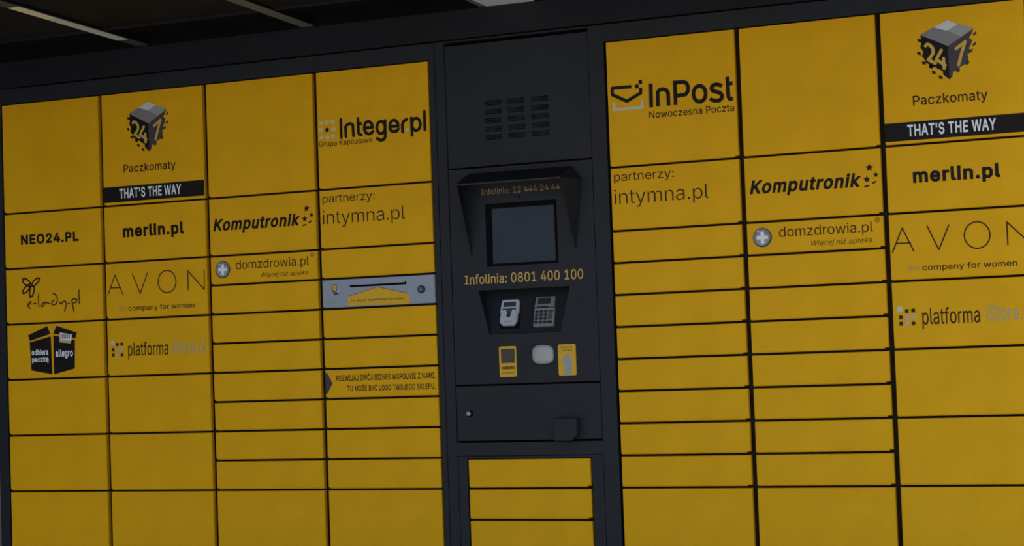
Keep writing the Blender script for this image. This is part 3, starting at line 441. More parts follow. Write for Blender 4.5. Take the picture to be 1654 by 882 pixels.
# traced lettering and emblems: metres from the left edge of their door (X) and from the top of the doors (Y)
T = {
    'INPOST': [[(0.1388,0.137),(0.1377,0.2086)],[(0.1593,0.208),(0.1592,0.1665),(0.1652,0.1587),(0.1769,0.1572),(0.1871,0.1611),(0.1921,0.1702),(0.1921,0.2078)],[(0.2142,0.2083),(0.2142,0.1414),(0.2406,0.1413),(0.2506,0.1459),(0.2548,0.1573),(0.2535,0.1707),(0.2467,0.1787),(0.2377,0.1803),(0.2171,0.181)],[(0.3085,0.1829),(0.3072,0.1901),(0.3043,0.1964),(0.2998,0.2013),(0.2944,0.2042),(0.2885,0.2048),(0.2827,0.2032),(0.2775,0.1994),(0.2735,0.1938),(0.2711,0.1869),(0.2705,0.1795),(0.2717,0.1723),(0.2747,0.1659),(0.2791,0.1611),(0.2845,0.1582),(0.2905,0.1576),(0.2963,0.1592),(0.3014,0.1631),(0.3054,0.1687),(0.3078,0.1755),(0.3085,0.1829)],[(0.3585,0.1654),(0.3522,0.1602),(0.3417,0.1578),(0.3315,0.1598),(0.3266,0.1674),(0.3296,0.175),(0.3407,0.1796),(0.3519,0.1835),(0.3579,0.1909),(0.357,0.2005),(0.3497,0.206),(0.3371,0.2061),(0.3271,0.2028),(0.3218,0.1975)],[(0.3765,0.1385),(0.3773,0.1974),(0.3812,0.2043),(0.3907,0.2054)],[(0.3789,0.1587),(0.3915,0.1588)]],
    'INPOST_W': [0.0119],
    'INPOST_ENV': [[(0.0773,0.1409),(0.0163,0.1402),(0.0155,0.1596),(0.0612,0.1835),(0.1058,0.1625),(0.1064,0.1465)]],
    'INPOST_SQ': [(0.0946,0.1415),(0.1063,0.1289)],
    'INPOST_TRAY': [[(0.0198,0.1849),(0.0189,0.2055),(0.1087,0.2061),(0.109,0.1844)]],
    'NOWO': (0.1305,0.3931,0.2201,0.2412),
    'INTEGER': [[(0.087,0.158),(0.0868,0.2158)],[(0.1037,0.2147),(0.1032,0.1834),(0.11,0.176),(0.1209,0.174),(0.1296,0.1788),(0.1311,0.2145)],[(0.1489,0.1602),(0.1494,0.2063),(0.1527,0.2119),(0.1592,0.2134)],[(0.1505,0.1772),(0.1586,0.1773)],[(0.1728,0.1926),(0.2005,0.1932),(0.1982,0.1815),(0.1897,0.1732),(0.1794,0.1733),(0.1724,0.1818),(0.1706,0.1961),(0.1755,0.2079),(0.1855,0.2131),(0.1958,0.211),(0.2013,0.2057)],[(0.2449,0.1968),(0.244,0.2028),(0.2417,0.208),(0.2383,0.2121),(0.2342,0.2145),(0.2296,0.2151),(0.2251,0.2138),(0.2211,0.2107),(0.2181,0.2061),(0.2162,0.2005),(0.2157,0.1944),(0.2166,0.1885),(0.2189,0.1832),(0.2223,0.1791),(0.2265,0.1767),(0.231,0.1761),(0.2355,0.1774),(0.2395,0.1805),(0.2426,0.1851),(0.2445,0.1907),(0.2449,0.1968)],[(0.2458,0.1747),(0.2449,0.2259),(0.2388,0.2349),(0.2275,0.2364),(0.2157,0.2296)],[(0.2623,0.1951),(0.2915,0.1958),(0.29,0.1855),(0.2824,0.177),(0.271,0.1765),(0.2635,0.1845),(0.2616,0.1986),(0.2663,0.209),(0.2763,0.2129),(0.2864,0.2109),(0.2919,0.2054)],[(0.3066,0.2153),(0.3061,0.1927),(0.3113,0.182),(0.3225,0.177)],[(0.3396,0.2286),(0.339,0.1745)],[(0.3697,0.197),(0.3687,0.2029),(0.3664,0.2081),(0.3629,0.2121),(0.3587,0.2145),(0.354,0.2151),(0.3495,0.2138),(0.3454,0.2107),(0.3422,0.2061),(0.3403,0.2006),(0.3398,0.1945),(0.3408,0.1886),(0.3431,0.1834),(0.3466,0.1794),(0.3508,0.177),(0.3555,0.1764),(0.36,0.1777),(0.3641,0.1808),(0.3672,0.1854),(0.3691,0.1909),(0.3697,0.197)],[(0.385,0.1578),(0.3849,0.2152)]],
    'INTEGER_W': [0.0104],
    'INTEGER_DOTS': [(0.0135,0.1628),(0.0355,0.1629),(0.0573,0.1633),(0.0127,0.1862),(0.0587,0.187),(0.0141,0.2101),(0.036,0.2113),(0.0571,0.2098),(0.3235,0.2096)],
    'INTEGER_BLK': (0.036,0.1876),
    'GRUPA': (0.0056,0.1976,0.2228,0.2449),
    'AVON': [[(0.0068,0.6814),(0.0375,0.613),(0.0681,0.6817)],[(0.0189,0.6558),(0.0605,0.6564)],[(0.1074,0.611),(0.1376,0.6799),(0.1687,0.6113)],[(0.2799,0.6473),(0.2787,0.6554),(0.2757,0.6631),(0.2712,0.6699),(0.2654,0.6754),(0.2586,0.6794),(0.251,0.6818),(0.2432,0.6823),(0.2354,0.6809),(0.2281,0.6777),(0.2216,0.6729),(0.2163,0.6668),(0.2124,0.6595),(0.2101,0.6515),(0.2096,0.6432),(0.2109,0.635),(0.2138,0.6273),(0.2184,0.6205),(0.2242,0.615),(0.2311,0.6109),(0.2387,0.6087),(0.2466,0.6082),(0.2543,0.6096),(0.2616,0.6128),(0.2681,0.6176),(0.2734,0.6238),(0.2772,0.6311),(0.2794,0.639),(0.2799,0.6473)],[(0.3272,0.6778),(0.3271,0.6136),(0.3894,0.6782),(0.3907,0.6113)]],
    'COMPANY': (0.0464,0.3496,0.7184,0.7405),
    'COMPANY_SPLIT': 0.089,
    'FLY': [[(0.1057,0.6252),(0.0931,0.6297),(0.0817,0.6283),(0.0736,0.6195),(0.0713,0.6083),(0.0782,0.6064),(0.0885,0.6091),(0.0987,0.6164)],[(0.1013,0.6335),(0.0889,0.6321),(0.0761,0.6425),(0.0695,0.6524),(0.0735,0.6585),(0.0861,0.6549),(0.0968,0.646)],[(0.1086,0.6313),(0.1163,0.6181),(0.1289,0.6094),(0.1404,0.6075),(0.145,0.6119),(0.1368,0.6217),(0.1231,0.632),(0.1198,0.6378)],[(0.1054,0.6354),(0.1013,0.6479),(0.0994,0.6623),(0.1022,0.6726),(0.1117,0.6679),(0.1182,0.6555),(0.1202,0.6378),(0.1138,0.6316)]],
    'ELADY': [[(0.0931,0.6985),(0.1026,0.6938),(0.1059,0.6872),(0.0986,0.6894),(0.0911,0.6967),(0.0929,0.7052),(0.1021,0.7111)],[(0.115,0.6952),(0.1254,0.6945)],[(0.1381,0.6624),(0.1357,0.6749),(0.1374,0.7072)],[(0.1595,0.6921),(0.1489,0.7009),(0.1497,0.7077),(0.1602,0.7022),(0.1656,0.6923),(0.1738,0.6952),(0.184,0.6982)],[(0.1983,0.6634),(0.2074,0.6672),(0.2153,0.6769),(0.216,0.6887),(0.2095,0.7002),(0.1982,0.703),(0.1905,0.6985),(0.1944,0.6911),(0.2028,0.6864)],[(0.2226,0.6949),(0.233,0.7012),(0.2383,0.693),(0.2475,0.6918),(0.2518,0.7004),(0.2499,0.7137),(0.2445,0.7261)],[(0.2595,0.701),(0.2656,0.7013)],[(0.2757,0.6897),(0.2767,0.7015),(0.2804,0.715),(0.2834,0.7294)],[(0.2757,0.6897),(0.2864,0.6851),(0.2964,0.6889),(0.2931,0.698),(0.2818,0.7)],[(0.3075,0.6568),(0.3047,0.6675),(0.3071,0.7036)]],
    'BOX': [[(0.089,0.8029),(0.1701,0.7744),(0.1825,0.8014),(0.096,0.8233)],[(0.195,0.8007),(0.2082,0.7746),(0.2923,0.8015),(0.2851,0.821)],[(0.0951,0.8278),(0.184,0.8101),(0.1867,0.9405),(0.0997,0.9244)],[(0.1948,0.8068),(0.2837,0.8264),(0.2803,0.923),(0.1937,0.9407)]],
    'BOX_TAG': [(0.2216,0.7976),(0.2732,0.8073),(0.2661,0.8371),(0.2188,0.8318)],
    'BOX_T1': (0.1031,0.1724,0.8528,0.873),
    'BOX_T2': (0.1041,0.1733,0.878,0.9011),
    'BOX_T3': (0.2032,0.2744,0.8563,0.8879),
    'CUBE_TOP': [[(0.1508,0.0543),(0.1899,0.0378),(0.2185,0.0517),(0.1878,0.0676)],[(0.1129,0.0712),(0.1508,0.0543),(0.1878,0.0676),(0.1492,0.0908)],[(0.1878,0.0676),(0.2185,0.0517),(0.262,0.0661),(0.2262,0.0881)],[(0.1492,0.0908),(0.1878,0.0676),(0.2262,0.0881),(0.1882,0.1109)]],
    'CUBE_L': [(0.1122,0.0719),(0.1882,0.1109),(0.1893,0.2053),(0.1724,0.1907),(0.171,0.1806),(0.1637,0.1751),(0.1568,0.1726),(0.1523,0.1669),(0.1359,0.1654),(0.135,0.1582),(0.1251,0.1525),(0.1227,0.1427),(0.1142,0.1323),(0.1195,0.1209),(0.1115,0.1081),(0.1143,0.0941),(0.1125,0.0867),(0.1149,0.0798)],
    'CUBE_R': [(0.1882,0.1109),(0.2615,0.0684),(0.2542,0.0847),(0.2473,0.093),(0.257,0.1011),(0.2505,0.1158),(0.2467,0.1214),(0.2497,0.1335),(0.2406,0.1397),(0.244,0.1448),(0.2426,0.1612),(0.2354,0.1653),(0.2188,0.1732),(0.2126,0.1821),(0.2003,0.1845),(0.1966,0.1984),(0.1893,0.2053)],
    'CUBE_SQL': [(0.1092,0.0869),(0.107,0.1233),(0.1195,0.1519),(0.1383,0.1644),(0.1458,0.1811),(0.1644,0.1966)],
    'CUBE_SQR': [(0.264,0.0829),(0.2615,0.1122),(0.2515,0.1301),(0.2402,0.1638),(0.2137,0.1826)],
    'CUBE_24': [[(0.1264,0.1043),(0.1306,0.1),(0.1387,0.1036),(0.1465,0.1139),(0.1471,0.1259),(0.1395,0.1371),(0.1321,0.144),(0.1516,0.1561)],[(0.1697,0.121),(0.1545,0.1457),(0.1783,0.1641)],[(0.1745,0.1448),(0.1756,0.1727)]],
    'CUBE_7': [[(0.2107,0.1207),(0.2367,0.1031),(0.2265,0.1312),(0.2156,0.1662)]],
    'PLAT': (0.0826,0.2424,0.8413,0.8997),
    'ISTORE': (0.2597,0.3887,0.8405,0.8978),
    'PLAT_SQ': [(0.0402,0.8479),(0.0581,0.8471),(0.0228,0.865),(0.0227,0.8827)],
    'PLAT_DI': (0.0577,0.8829),
    'PLAT_PALE': [(0.0203,0.8419),(0.0412,0.8657),(0.0578,0.864),(0.0405,0.8822)],
    'DOM': (0.0964,0.3707,0.5884,0.6262),
    'WIECEJ': (0.1906,0.3676,0.6335,0.6519),
    'PLUS': (0.0465,0.6163),
    'REG': (0.3837,0.5855),
    'KOMP': (0.0142,0.3435,0.4477,0.4986),
    'STARS': [(0.3674,0.4354),(0.3593,0.4685),(0.3855,0.4571)],
    'DASH': [[(0.3756,0.4807),(0.3842,0.4769)],[(0.353,0.4893),(0.3638,0.487)]],
    'PARTN': (0.0111,0.1997,0.3975,0.4291),
    'INTY': (0.0097,0.3048,0.4468,0.5024),
    'MERLIN': (0.0743,0.3166,0.447,0.4983),
    'PACZ': (0.0839,0.2913,0.2422,0.2774),
    'THATS': (0.0648,0.3109,0.3226,0.3567),
    'BAND': (0.3152,0.3676),
    'NEO': (0.0682,0.3099,0.4555,0.4898),
    'ROZ1': (0.0403,0.392,0.9763,0.995),
    'ROZ2': (0.0799,0.3907,1.0103,1.0285),
    'ROZ_ARROW': [(-0.0023,0.9651),(0.0094,0.9689),(0.0273,1.0014),(0.0071,1.033),(-0.002,1.0352)],
    'SLOT': [(0.1029,0.6939),(0.2989,0.6938)],
    'SLOT_ROOF': [(0.0927,0.7291),(0.0991,0.7246),(0.1993,0.6999),(0.3043,0.7252),(0.312,0.7289),(0.3129,0.7543),(0.3043,0.7598),(0.0918,0.7553)],
    'SLOT_T': (0.1026,0.2932,0.736,0.7451),
    'SLOT_LOCK': (0.3545,0.7153),
    'SLOT_ICON': [(0.0354,0.6857),(0.0522,0.7104),(0.0587,0.7191)],
    'SLOT_CAP': (0.0101,0.0795,0.74,0.7458),
    'INFO1': (1.8174,2.0808,0.4143,0.4333),
    'INFO2': (1.7688,2.1463,0.6784,0.709),
    'INFO2_I': [(1.7501,0.6802),(1.7659,0.7072)],
    'SCR_OUT': [(1.8278,0.4631),(2.067,0.4615),(2.0676,0.655),(1.8284,0.6567)],
    'SCR_IN': [(1.8448,0.4773),(2.0572,0.4767),(2.0582,0.6485),(1.843,0.648)],
    'CAM': (1.9443,0.446),
    'ST1': [(1.8592,0.9041),(1.9167,0.9978)],
    'ST1_WIN': [(1.8659,0.9117),(1.9104,0.9554)],
    'CAP': [(1.9731,0.9309),(2.0411,0.9332),(2.0078,0.9044),(2.0055,0.9615)],
    'CAPC': [(1.9747,0.9145),(2.0383,0.9549)],
    'ST2': [(2.055,0.9046),(2.1128,0.9993)],
    'ST2_ARROW': [(2.0872,0.9315),(2.1028,0.957),(2.0978,0.9604),(2.0977,0.997),(2.0735,0.9974),(2.0737,0.9615),(2.0638,0.9557)],
    'ST2_T': [(2.0635,2.1017,0.9113,0.9162),(2.066,2.1003,0.9205,0.9254)],
    'ST1_T': [(1.8657,1.9119,0.9657,0.9743),(1.8691,1.9083,0.9827,0.9882)],
    'DEV1': [(1.8757,0.764),(1.934,0.7644),(1.9277,0.8063),(1.922,0.8319),(1.9103,0.8435),(1.8651,0.8443),(1.8582,0.8362),(1.8667,0.802),(1.8716,0.7728)],
    'DEV2': [(1.992,0.761),(2.0557,0.7621),(2.0499,0.7926),(2.0502,0.8097),(2.0403,0.8503),(1.9736,0.8511),(1.9853,0.7898)],
    'TRAY': [(2.0337,1.1285),(2.1074,1.13),(2.1055,1.1774),(2.0856,1.196),(2.033,1.1952)],
    'LOCK': (1.7534,1.1077),
    'VENTX': [(1.8398,1.8953),(1.9167,1.9728),(1.9941,2.0526)],
    'VENTY': [0.1505,0.178,0.2045,0.2315,0.2568],

}
def sh(pts, dx):
    return [(p[0] + dx, p[1]) for p in pts]
def shb(b, dx):
    return (b[0] + dx, b[1] + dx, b[2], b[3])

# ------------------------------------------------------------------ the setting
m = Mesh()
NX, NY = 14, 16
PS = 0.5
g = bpy.data.meshes.new('pavement')
m.add([(-40, -40, 0), (40, -40, 0), (40, 30, 0), (-40, 30, 0), (-40, -40, -0.3), (40, -40, -0.3), (40, 30, -0.3), (-40, 30, -0.3)],
      [(0, 1, 2, 3), (4, 7, 6, 5), (0, 4, 5, 1), (1, 5, 6, 2), (2, 6, 7, 3), (3, 7, 4, 0)], 'concrete')
pave = m.build('pavement', origin=(0, 0, 0))
pave['kind'] = 'structure'
# unseen wall added on the left to shade the left-hand locker doors
m = Mesh()
m.box(-1.25, -1.0, ZTOP - 3.6, ZTOP, -3.6, 2.5, 'render')
wall = m.build('shade_wall_left')
wall['kind'] = 'structure'
# ------------------------------------------------------------------ locker columns
DW = 0.40
PITCH = 0.416
LX = [0.0, 0.416, 0.832, 1.248, 2.2466, 2.6626, 3.0786]
def G(k): return 0 if k == 0 else -0.005 + 0.096 * k
HALF = 0.0033
BASE = ZTOP - 1.93

def door(parent, X0, Ya, Yb, side, mat='yellow', w=DW, label=None, name='door'):
    """one door leaf; hinge side carries a small notch at its lower corner"""
    m = Mesh()
    nx, ny = 0.011, 0.0035
    X1 = X0 + w
    if side > 0:
        o = [(X0, Ya), (X1, Ya), (X1, Yb - ny), (X1 - nx, Yb - ny), (X1 - nx * 1.25, Yb), (X0 + 0.003, Yb), (X0, Yb - 0.003)]
    else:
        o = [(X0, Ya), (X1, Ya), (X1, Yb - 0.002), (X1 - 0.002, Yb), (X0 + nx, Yb), (X0 + 0.004, Yb - 0.0015), (X0, Yb - 0.005)]
    m.panel(o, 0.0, 0.018, mat, 0.0013, 0.0036)
    return m.build(name, parent, origin=V(X0, Yb, 0.018), label=label)

def column(i, rows, label, side, right_stile=0.0, left_stile=0.0):
    X0 = LX[i]
    a = X0 - 0.008 if not left_stile else X0 - left_stile
    b = X0 + DW + 0.008 if not right_stile else X0 + DW + right_stile
    root = thing('parcel_locker', label, 'locker', V((a + b) / 2, ZTOP, 0.3), 'yellow parcel locker columns')
    m = Mesh()
    # shell behind the doors: sides, back and top, with shelves between compartments
    a2, b2 = X0 - 0.0079, X0 + DW + 0.0079
    m.box(a2, b2, -0.05, 1.93, 0.028, 0.64, 'inner')
    m.build('cabinet_body', root)
    m = Mesh()
    m.box(a, b, -0.0555, -0.0035, 0.0, 0.027, 'grey', 0.0006)
    m.build('top_rail', root)
    m = Mesh()
    m.box(a, b, 1.9335, ZTOP, 0.03, 0.62, 'grey_dark')
    m.build('plinth', root)
    if left_stile:
        m = Mesh(); m.box(a, X0 - 0.006, -0.0034, 1.93, 0.0, 0.64, 'grey', 0.0006)
        m.build('side_stile', root)
    if right_stile:
        m = Mesh(); m.box(X0 + DW + 0.006, b, -0.0034, 1.93, 0.0, 0.64 if right_stile > 0.03 else 0.027, 'grey', 0.0006)
        m.build('side_stile', root)
    doors = {}
    for r in range(len(rows) - 1):
        k0, k1 = rows[r], rows[r + 1]
        Ya = 0.0 if k0 == 0 else G(k0) + HALF
        Yb = G(k1) - HALF
        silver = (i == 3 and k0 == 7)
        doors[k0] = (door(root, X0, Ya, Yb, side, 'silver' if silver else 'yellow'), X0, Ya, Yb)
    return root, doors

big = [0, 4, 6, 8, 10, 12, 14, 18, 20]
small = [0, 4, 6, 7, 8, 9, 10, 11, 12, 13, 14, 18, 20]
labels = [
    'leftmost yellow locker column, with a black open box printed on one door',
    'second yellow locker column from the left, grey cube emblem on its tall top door',
    'yellow locker column with blank top door, third from the left',
    'yellow locker column left of the grey terminal, with one silver slotted door',
    'yellow locker column directly right of the grey terminal, black envelope emblem on top door',
    'yellow locker column with blank top door, second to the right of the terminal',
    'rightmost yellow locker column, grey cube emblem on its top door, beside blank-topped column',
]
cols = []
for i, lb in enumerate(labels):
    rows = big if i in (0, 1, 6) else small
    cols.append(column(i, rows, lb, -1 if i < 4 else 1,
                       right_stile=0.0235 if i == 3 else (0.045 if i == 6 else 0.0),
                       left_stile=0.045 if i == 0 else 0.0))

def print_on(d, parts, label=None, name='lettering'):
    """parts: callable filling a Mesh with film"""
    m = Mesh()
    parts(m)
    return m.build(name, d, label=label)

# ---- emblem door with the grey cube (columns 2 and 7)
def cube(m, dx):
    z = FILM
    m.flat(sh(T['CUBE_L'], dx), z, 'black')
    m.flat(sh(T['CUBE_R'], dx), z, 'cube_side')
    for q, mt in zip(T['CUBE_TOP'], ('cube_light', 'cube_dark', 'cube_mid', 'cube_dark')):
        m.flat(sh(q, dx), z - 0.0001, mt)
    for q in T['CUBE_SQL']:
        m.flat([(q[0] + dx - 0.0052, q[1] - 0.0055), (q[0] + dx + 0.0045, q[1] - 0.002), (q[0] + dx + 0.0052, q[1] + 0.0065), (q[0] + dx - 0.0045, q[1] + 0.003)], z, 'black')
    for q in T['CUBE_SQR']:
        m.flat([(q[0] + dx + 0.0052, q[1] - 0.0065), (q[0] + dx - 0.0045, q[1] - 0.001), (q[0] + dx - 0.0052, q[1] + 0.0065), (q[0] + dx + 0.0045, q[1] + 0.002)], z, 'cube_side')
    for j_, s_ in enumerate(T['CUBE_24']):
        m.stroke(sh(s_, dx), 0.0092, z - 0.0004 - j_ * 0.0001, 'cube_digit', cap=True)
    for s_ in T['CUBE_7']:
        m.stroke(sh(s_, dx), 0.0088, z - 0.0004, 'cube_digit', cap=True)

for i in (1, 6):
    root, D = cols[i]
    dx = LX[i]
    d = D[0][0]; d['label'] = 'tall yellow door with grey cube emblem and black strip'
    print_on(d, lambda m: cube(m, dx), 'grey and black pixelated cube emblem with yellow digits', 'emblem')
    print_on(d, lambda m: text_mesh(m, 'Paczkomaty', shb(T['PACZ'], dx), FILM, 'ink', 0.010), 'dark brown lettering')
    def strip(m):
        m.box(dx + 0.0005, dx + DW - 0.0005, T['BAND'][0], T['BAND'][1], -0.0006, -0.0001, 'black')
    print_on(d, strip, 'black printed strip', 'sign_strip')
    print_on(d, lambda m: text_mesh(m, "THAT'S THE WAY", shb(T['THATS'], dx), -0.0011, 'white', 0.022), 'white lettering on the black strip')
    d = D[4][0]
    print_on(d, lambda m: text_mesh(m, 'merlin.pl', shb(T['MERLIN'], dx), FILM, 'black', 0.036), 'bold black lettering')
    d = D[6][0]
    def av(m):
        for j_, s_ in enumerate(T['AVON']): m.stroke(sh(s_, dx), 0.0036, FILM - j_ * 0.0001, 'ink', cap=False)
    print_on(d, av, 'thin widely spaced capital lettering')
    def company(m):
        L, R, Tp, B = shb(T['COMPANY'], dx)
        s0 = T['COMPANY_SPLIT'] + dx
        text_mesh(m, 'company for women', (s0, R, Tp, B), FILM, 'thin_ink', 0.008)
    print_on(d, company, 'small dark lettering')
    print_on(d, lambda m: text_mesh(m, 'the', (T['COMPANY'][0] + dx, T['COMPANY_SPLIT'] + dx - 0.009, T['COMPANY'][2], T['COMPANY'][3] - 0.005), FILM, 'faint_print', 0.0), 'faint grey lettering')
    d = D[8][0]
    print_on(d, lambda m: text_mesh(m, 'platforma', shb(T['PLAT'], dx), FILM, 'thin_ink', 0.006), 'condensed dark lettering')
    print_on(d, lambda m: text_mesh(m, 'iStore.pl', shb(T['ISTORE'], dx), FILM, 'istore_print', 0.004), 'pale grey lettering')
    def dots(m):
        for q in T['PLAT_SQ']:
            m.flat([(q[0] + dx + a * 0.0052, q[1] + b * 0.0055) for a, b in ((-1, -1), (1, -1), (1, 1), (-1, 1))], FILM, 'thin_ink')
        q = T['PLAT_DI']; m.flat([(q[0] + dx + a * 0.0072, q[1] + b * 0.0072) for a, b in ((0, -1), (1, 0), (0, 1), (-1, 0))], FILM, 'thin_ink')
        for j, q in enumerate(T['PLAT_PALE']):
            r = 0.0088 if j == 0 else 0.0075
            m.disc(q[0] + dx, q[1], r, r, FILM, FILM + 0.0002, 'pale_print' if j == 0 else 'tan_print', 14)
    print_on(d, dots, 'block of dark squares and pale dots', 'emblem')

# ---- first column
root, D = cols[0]
print_on(D[4][0], lambda m: text_mesh(m, 'NEO24.PL', T['NEO'], FILM, 'black', 0.036), 'bold black lettering')
def fly(m):
    for j_, s_ in enumerate(T['FLY']): m.stroke(s_ + [s_[0]], 0.0056, FILM - j_ * 0.0001, 'ink')
print_on(D[6][0], fly, 'black outline of a butterfly', 'emblem')
def elady(m):
    for j_, s_ in enumerate(T['ELADY']): m.stroke(s_, 0.0042, FILM - j_ * 0.0001, 'ink')
print_on(D[6][0], elady, 'handwritten black lettering')
D[8][0]['label'] = 'yellow door with black open box emblem'
def obox(m):
    for q in T['BOX']: m.flat(q, FILM, 'black')
    m.flat(T['BOX_TAG'], FILM - 0.0003, 'tan_print')
    (x0, y0), (x1, _), _, (x2, y2) = T['BOX_TAG']
    m.flat([(x0 + 0.003, y0 + 0.003), (x1 - 0.003, y0 + 0.008), (x1 - 0.003, y2 - 0.004), (x0 + 0.003, y2 - 0.008)], FILM - 0.0005, 'white')
    for k in range(5):
        xx = x0 + 0.009 + k * 0.0075
        m.flat([(xx, y0 + 0.007), (xx + 0.0028, y0 + 0.0075), (xx + 0.0028, y2 - 0.011), (xx, y2 - 0.0115)], FILM - 0.0007, 'black')
print_on(D[8][0], obox, 'black open box with a barcode tag', 'emblem')
for s_, k_ in (('odbierz', 'BOX_T1'), ('paczkę', 'BOX_T2'), ('allegro', 'BOX_T3')):
    print_on(D[8][0], lambda m: text_mesh(m, s_, T[k_], FILM - 0.0008, 'white', 0.03), 'white rounded lettering on the black box')

# ---- columns 3 and 6
def star(m, X, Y, r, rot=0.0, sx=1.0):
    o = []
    for k in range(10):
        a = -math.pi / 2 + rot + k * math.pi / 5
        rr = r if k % 2 == 0 else r * 0.42
        o.append((X + sx * rr * math.cos(a), Y + rr * math.sin(a)))
    m.flat(o, FILM, 'black')
for i in (2, 5):
    root, D = cols[i]
    dx = LX[i]
    print_on(D[4][0], lambda m: text_mesh(m, 'Komputronik', shb(T['KOMP'], dx), FILM, 'black', 0.030, shear=0.22), 'bold slanted black lettering')
    def stars(m):
        for q, r in zip(T['STARS'], (0.0128, 0.0112, 0.0092)): star(m, q[0] + dx, q[1], r)
        for s_ in T['DASH']: m.stroke(sh(s_, dx), 0.0045, FILM, 'black')
    print_on(D[4][0], stars, 'small black stars', 'emblem')
    def badge(m):
        X, Y = T['PLUS'][0] + dx, T['PLUS'][1]
        m.disc(X, Y, 0.0285, 0.0285, FILM, FILM + 0.0003, 'cube_side', 32)
        m.disc(X - 0.001, Y - 0.0012, 0.0252, 0.0255, FILM - 0.0003, FILM, 'cube_dark', 32)
        m.disc(X - 0.0015, Y + 0.004, 0.020, 0.0195, FILM - 0.0005, FILM - 0.0003, 'cube_mid', 28)
        for a, b in ((0.0168, 0.0052), (0.0052, 0.0178)):
            m.flat([(X - a, Y - b), (X + a, Y - b), (X + a, Y + b), (X - a, Y + b)], FILM - 0.0008 - (0.0001 if a < b else 0), 'white')
        m.disc(X - 0.0125, Y - 0.018, 0.003, 0.0022, FILM - 0.0008, FILM - 0.0006, 'white', 12)
    print_on(D[6][0], badge, 'round grey badge with a white cross', 'emblem')
    def dom(m):
        text_mesh(m, 'domzdrowia.pl', shb(T['DOM'], dx), FILM, 'thin_ink', 0.0)
        X, Y = T['REG'][0] + dx, T['REG'][1]
        m.ring(X, Y, 0.0056, 0.0070, FILM, FILM + 0.0002, 'thin_ink')
        text_mesh(m, 'R', (X - 0.0026, X + 0.0028, Y - 0.0035, Y + 0.0035), FILM, 'thin_ink', 0.0)
    print_on(D[6][0], dom, 'thin brown lettering')
    print_on(D[6][0], lambda m: text_mesh(m, 'Więcej niż apteka', shb(T['WIECEJ'], dx), FILM, 'thin_ink', -0.002, shear=0.25), 'small slanted lettering')

# ---- columns 4 and 5: partner doors
for i in (3, 4):
    root, D = cols[i]
    dx = LX[i]
    print_on(D[4][0], lambda m: text_mesh(m, 'partnerzy:', shb(T['PARTN'], dx), FILM, 'thin_ink', 0.0), 'thin brown lettering')
    print_on(D[4][0], lambda m: text_mesh(m, 'intymna.pl', shb(T['INTY'], dx), FILM, 'ink', -0.006), 'large thin brown lettering')

# ---- column 5: envelope emblem
root, D = cols[4]
dx = LX[4]
d = D[0][0]; d['label'] = 'tall yellow door with black envelope emblem'
def post(m):
    for j_, s_ in enumerate(T['INPOST']): m.stroke(sh(s_, dx), 0.0118, FILM - j_ * 0.0001, 'black', cap=False)
    m.flat([(dx + 0.2083, 0.1354), (dx + 0.2201, 0.1354), (dx + 0.2201, 0.145), (dx + 0.2083, 0.145)], FILM - 0.001, 'black')
print_on(d, post, 'large black lettering')
def envl(m):
    for s_ in T['INPOST_ENV']: m.stroke(sh(s_, dx), 0.0102, FILM, 'black', cap=False)
    for q in T['INPOST_SQ']:
        m.flat([(q[0] + dx + a * 0.0056, q[1] + b * 0.0060) for a, b in ((-1, -1), (1, -1), (1, 1), (-1, 1))], FILM, 'black')
    for s_ in T['INPOST_TRAY']: m.stroke(sh(s_, dx), 0.0088, FILM, 'pale_print', cap=False)
print_on(d, envl, 'black envelope outline in a pale tray', 'emblem')
print_on(d, lambda m: text_mesh(m, 'Nowoczesna Poczta', shb(T['NOWO'], dx), FILM, 'ink', 0.008), 'small dark lettering')

# ---- column 4: dotted emblem, silver slotted door, notice door
root, D = cols[3]
dx = LX[3]
d = D[0][0]; d['label'] = 'tall yellow door with pale dot emblem'
def integ(m):
    for j_, s_ in enumerate(T['INTEGER']): m.stroke(sh(s_, dx), 0.0100, FILM - j_ * 0.0001, 'black', cap=True)
print_on(d, integ, 'large black rounded lettering')
def idots(m):
    for q in T['INTEGER_DOTS']: m.disc(q[0] + dx, q[1], 0.0078 if q[0] < 0.2 else 0.0062, 0.0068 if q[0] < 0.2 else 0.006, FILM - 0.0003, FILM, 'cream_print', 14, 3.0)
    q = T['INTEGER_BLK']; m.disc(q[0] + dx, q[1], 0.0062, 0.0066, FILM - 0.0003, FILM, 'black', 12, 4.0)
print_on(d, idots, 'grid of pale dots around a black one', 'emblem')
print_on(d, lambda m: text_mesh(m, 'Grupa Kapitałowa', shb(T['GRUPA'], dx), FILM, 'ink', 0.006), 'small dark lettering')
d = D[10][0]
def roz1(m):
    text_mesh(m, 'ROZWIJAJ SWÓJ BIZNES WSPÓLNIE Z NAMI.', shb((T['ROZ1'][0], T['ROZ1'][1], T['ROZ1'][2] - 0.005, T['ROZ1'][3]), dx), FILM, 'ink', 0.014)
def roz2(m):
    text_mesh(m, 'TU MOŻE BYĆ LOGO TWOJEGO SKLEPU.', shb((T['ROZ2'][0], T['ROZ2'][1], T['ROZ2'][2] - 0.005, T['ROZ2'][3]), dx), FILM, 'ink', 0.014)
print_on(d, roz1, 'condensed dark capitals')
print_on(d, roz2, 'condensed dark capitals')
print_on(d, lambda m: m.flat([(max(p[0], 0.001) + dx, p[1]) for p in T['ROZ_ARROW']], FILM, 'cube_side'), 'dark grey arrowhead', 'arrow_mark')
d = D[7][0]; d['label'] = 'silver door with paper slot and yellow sticker'
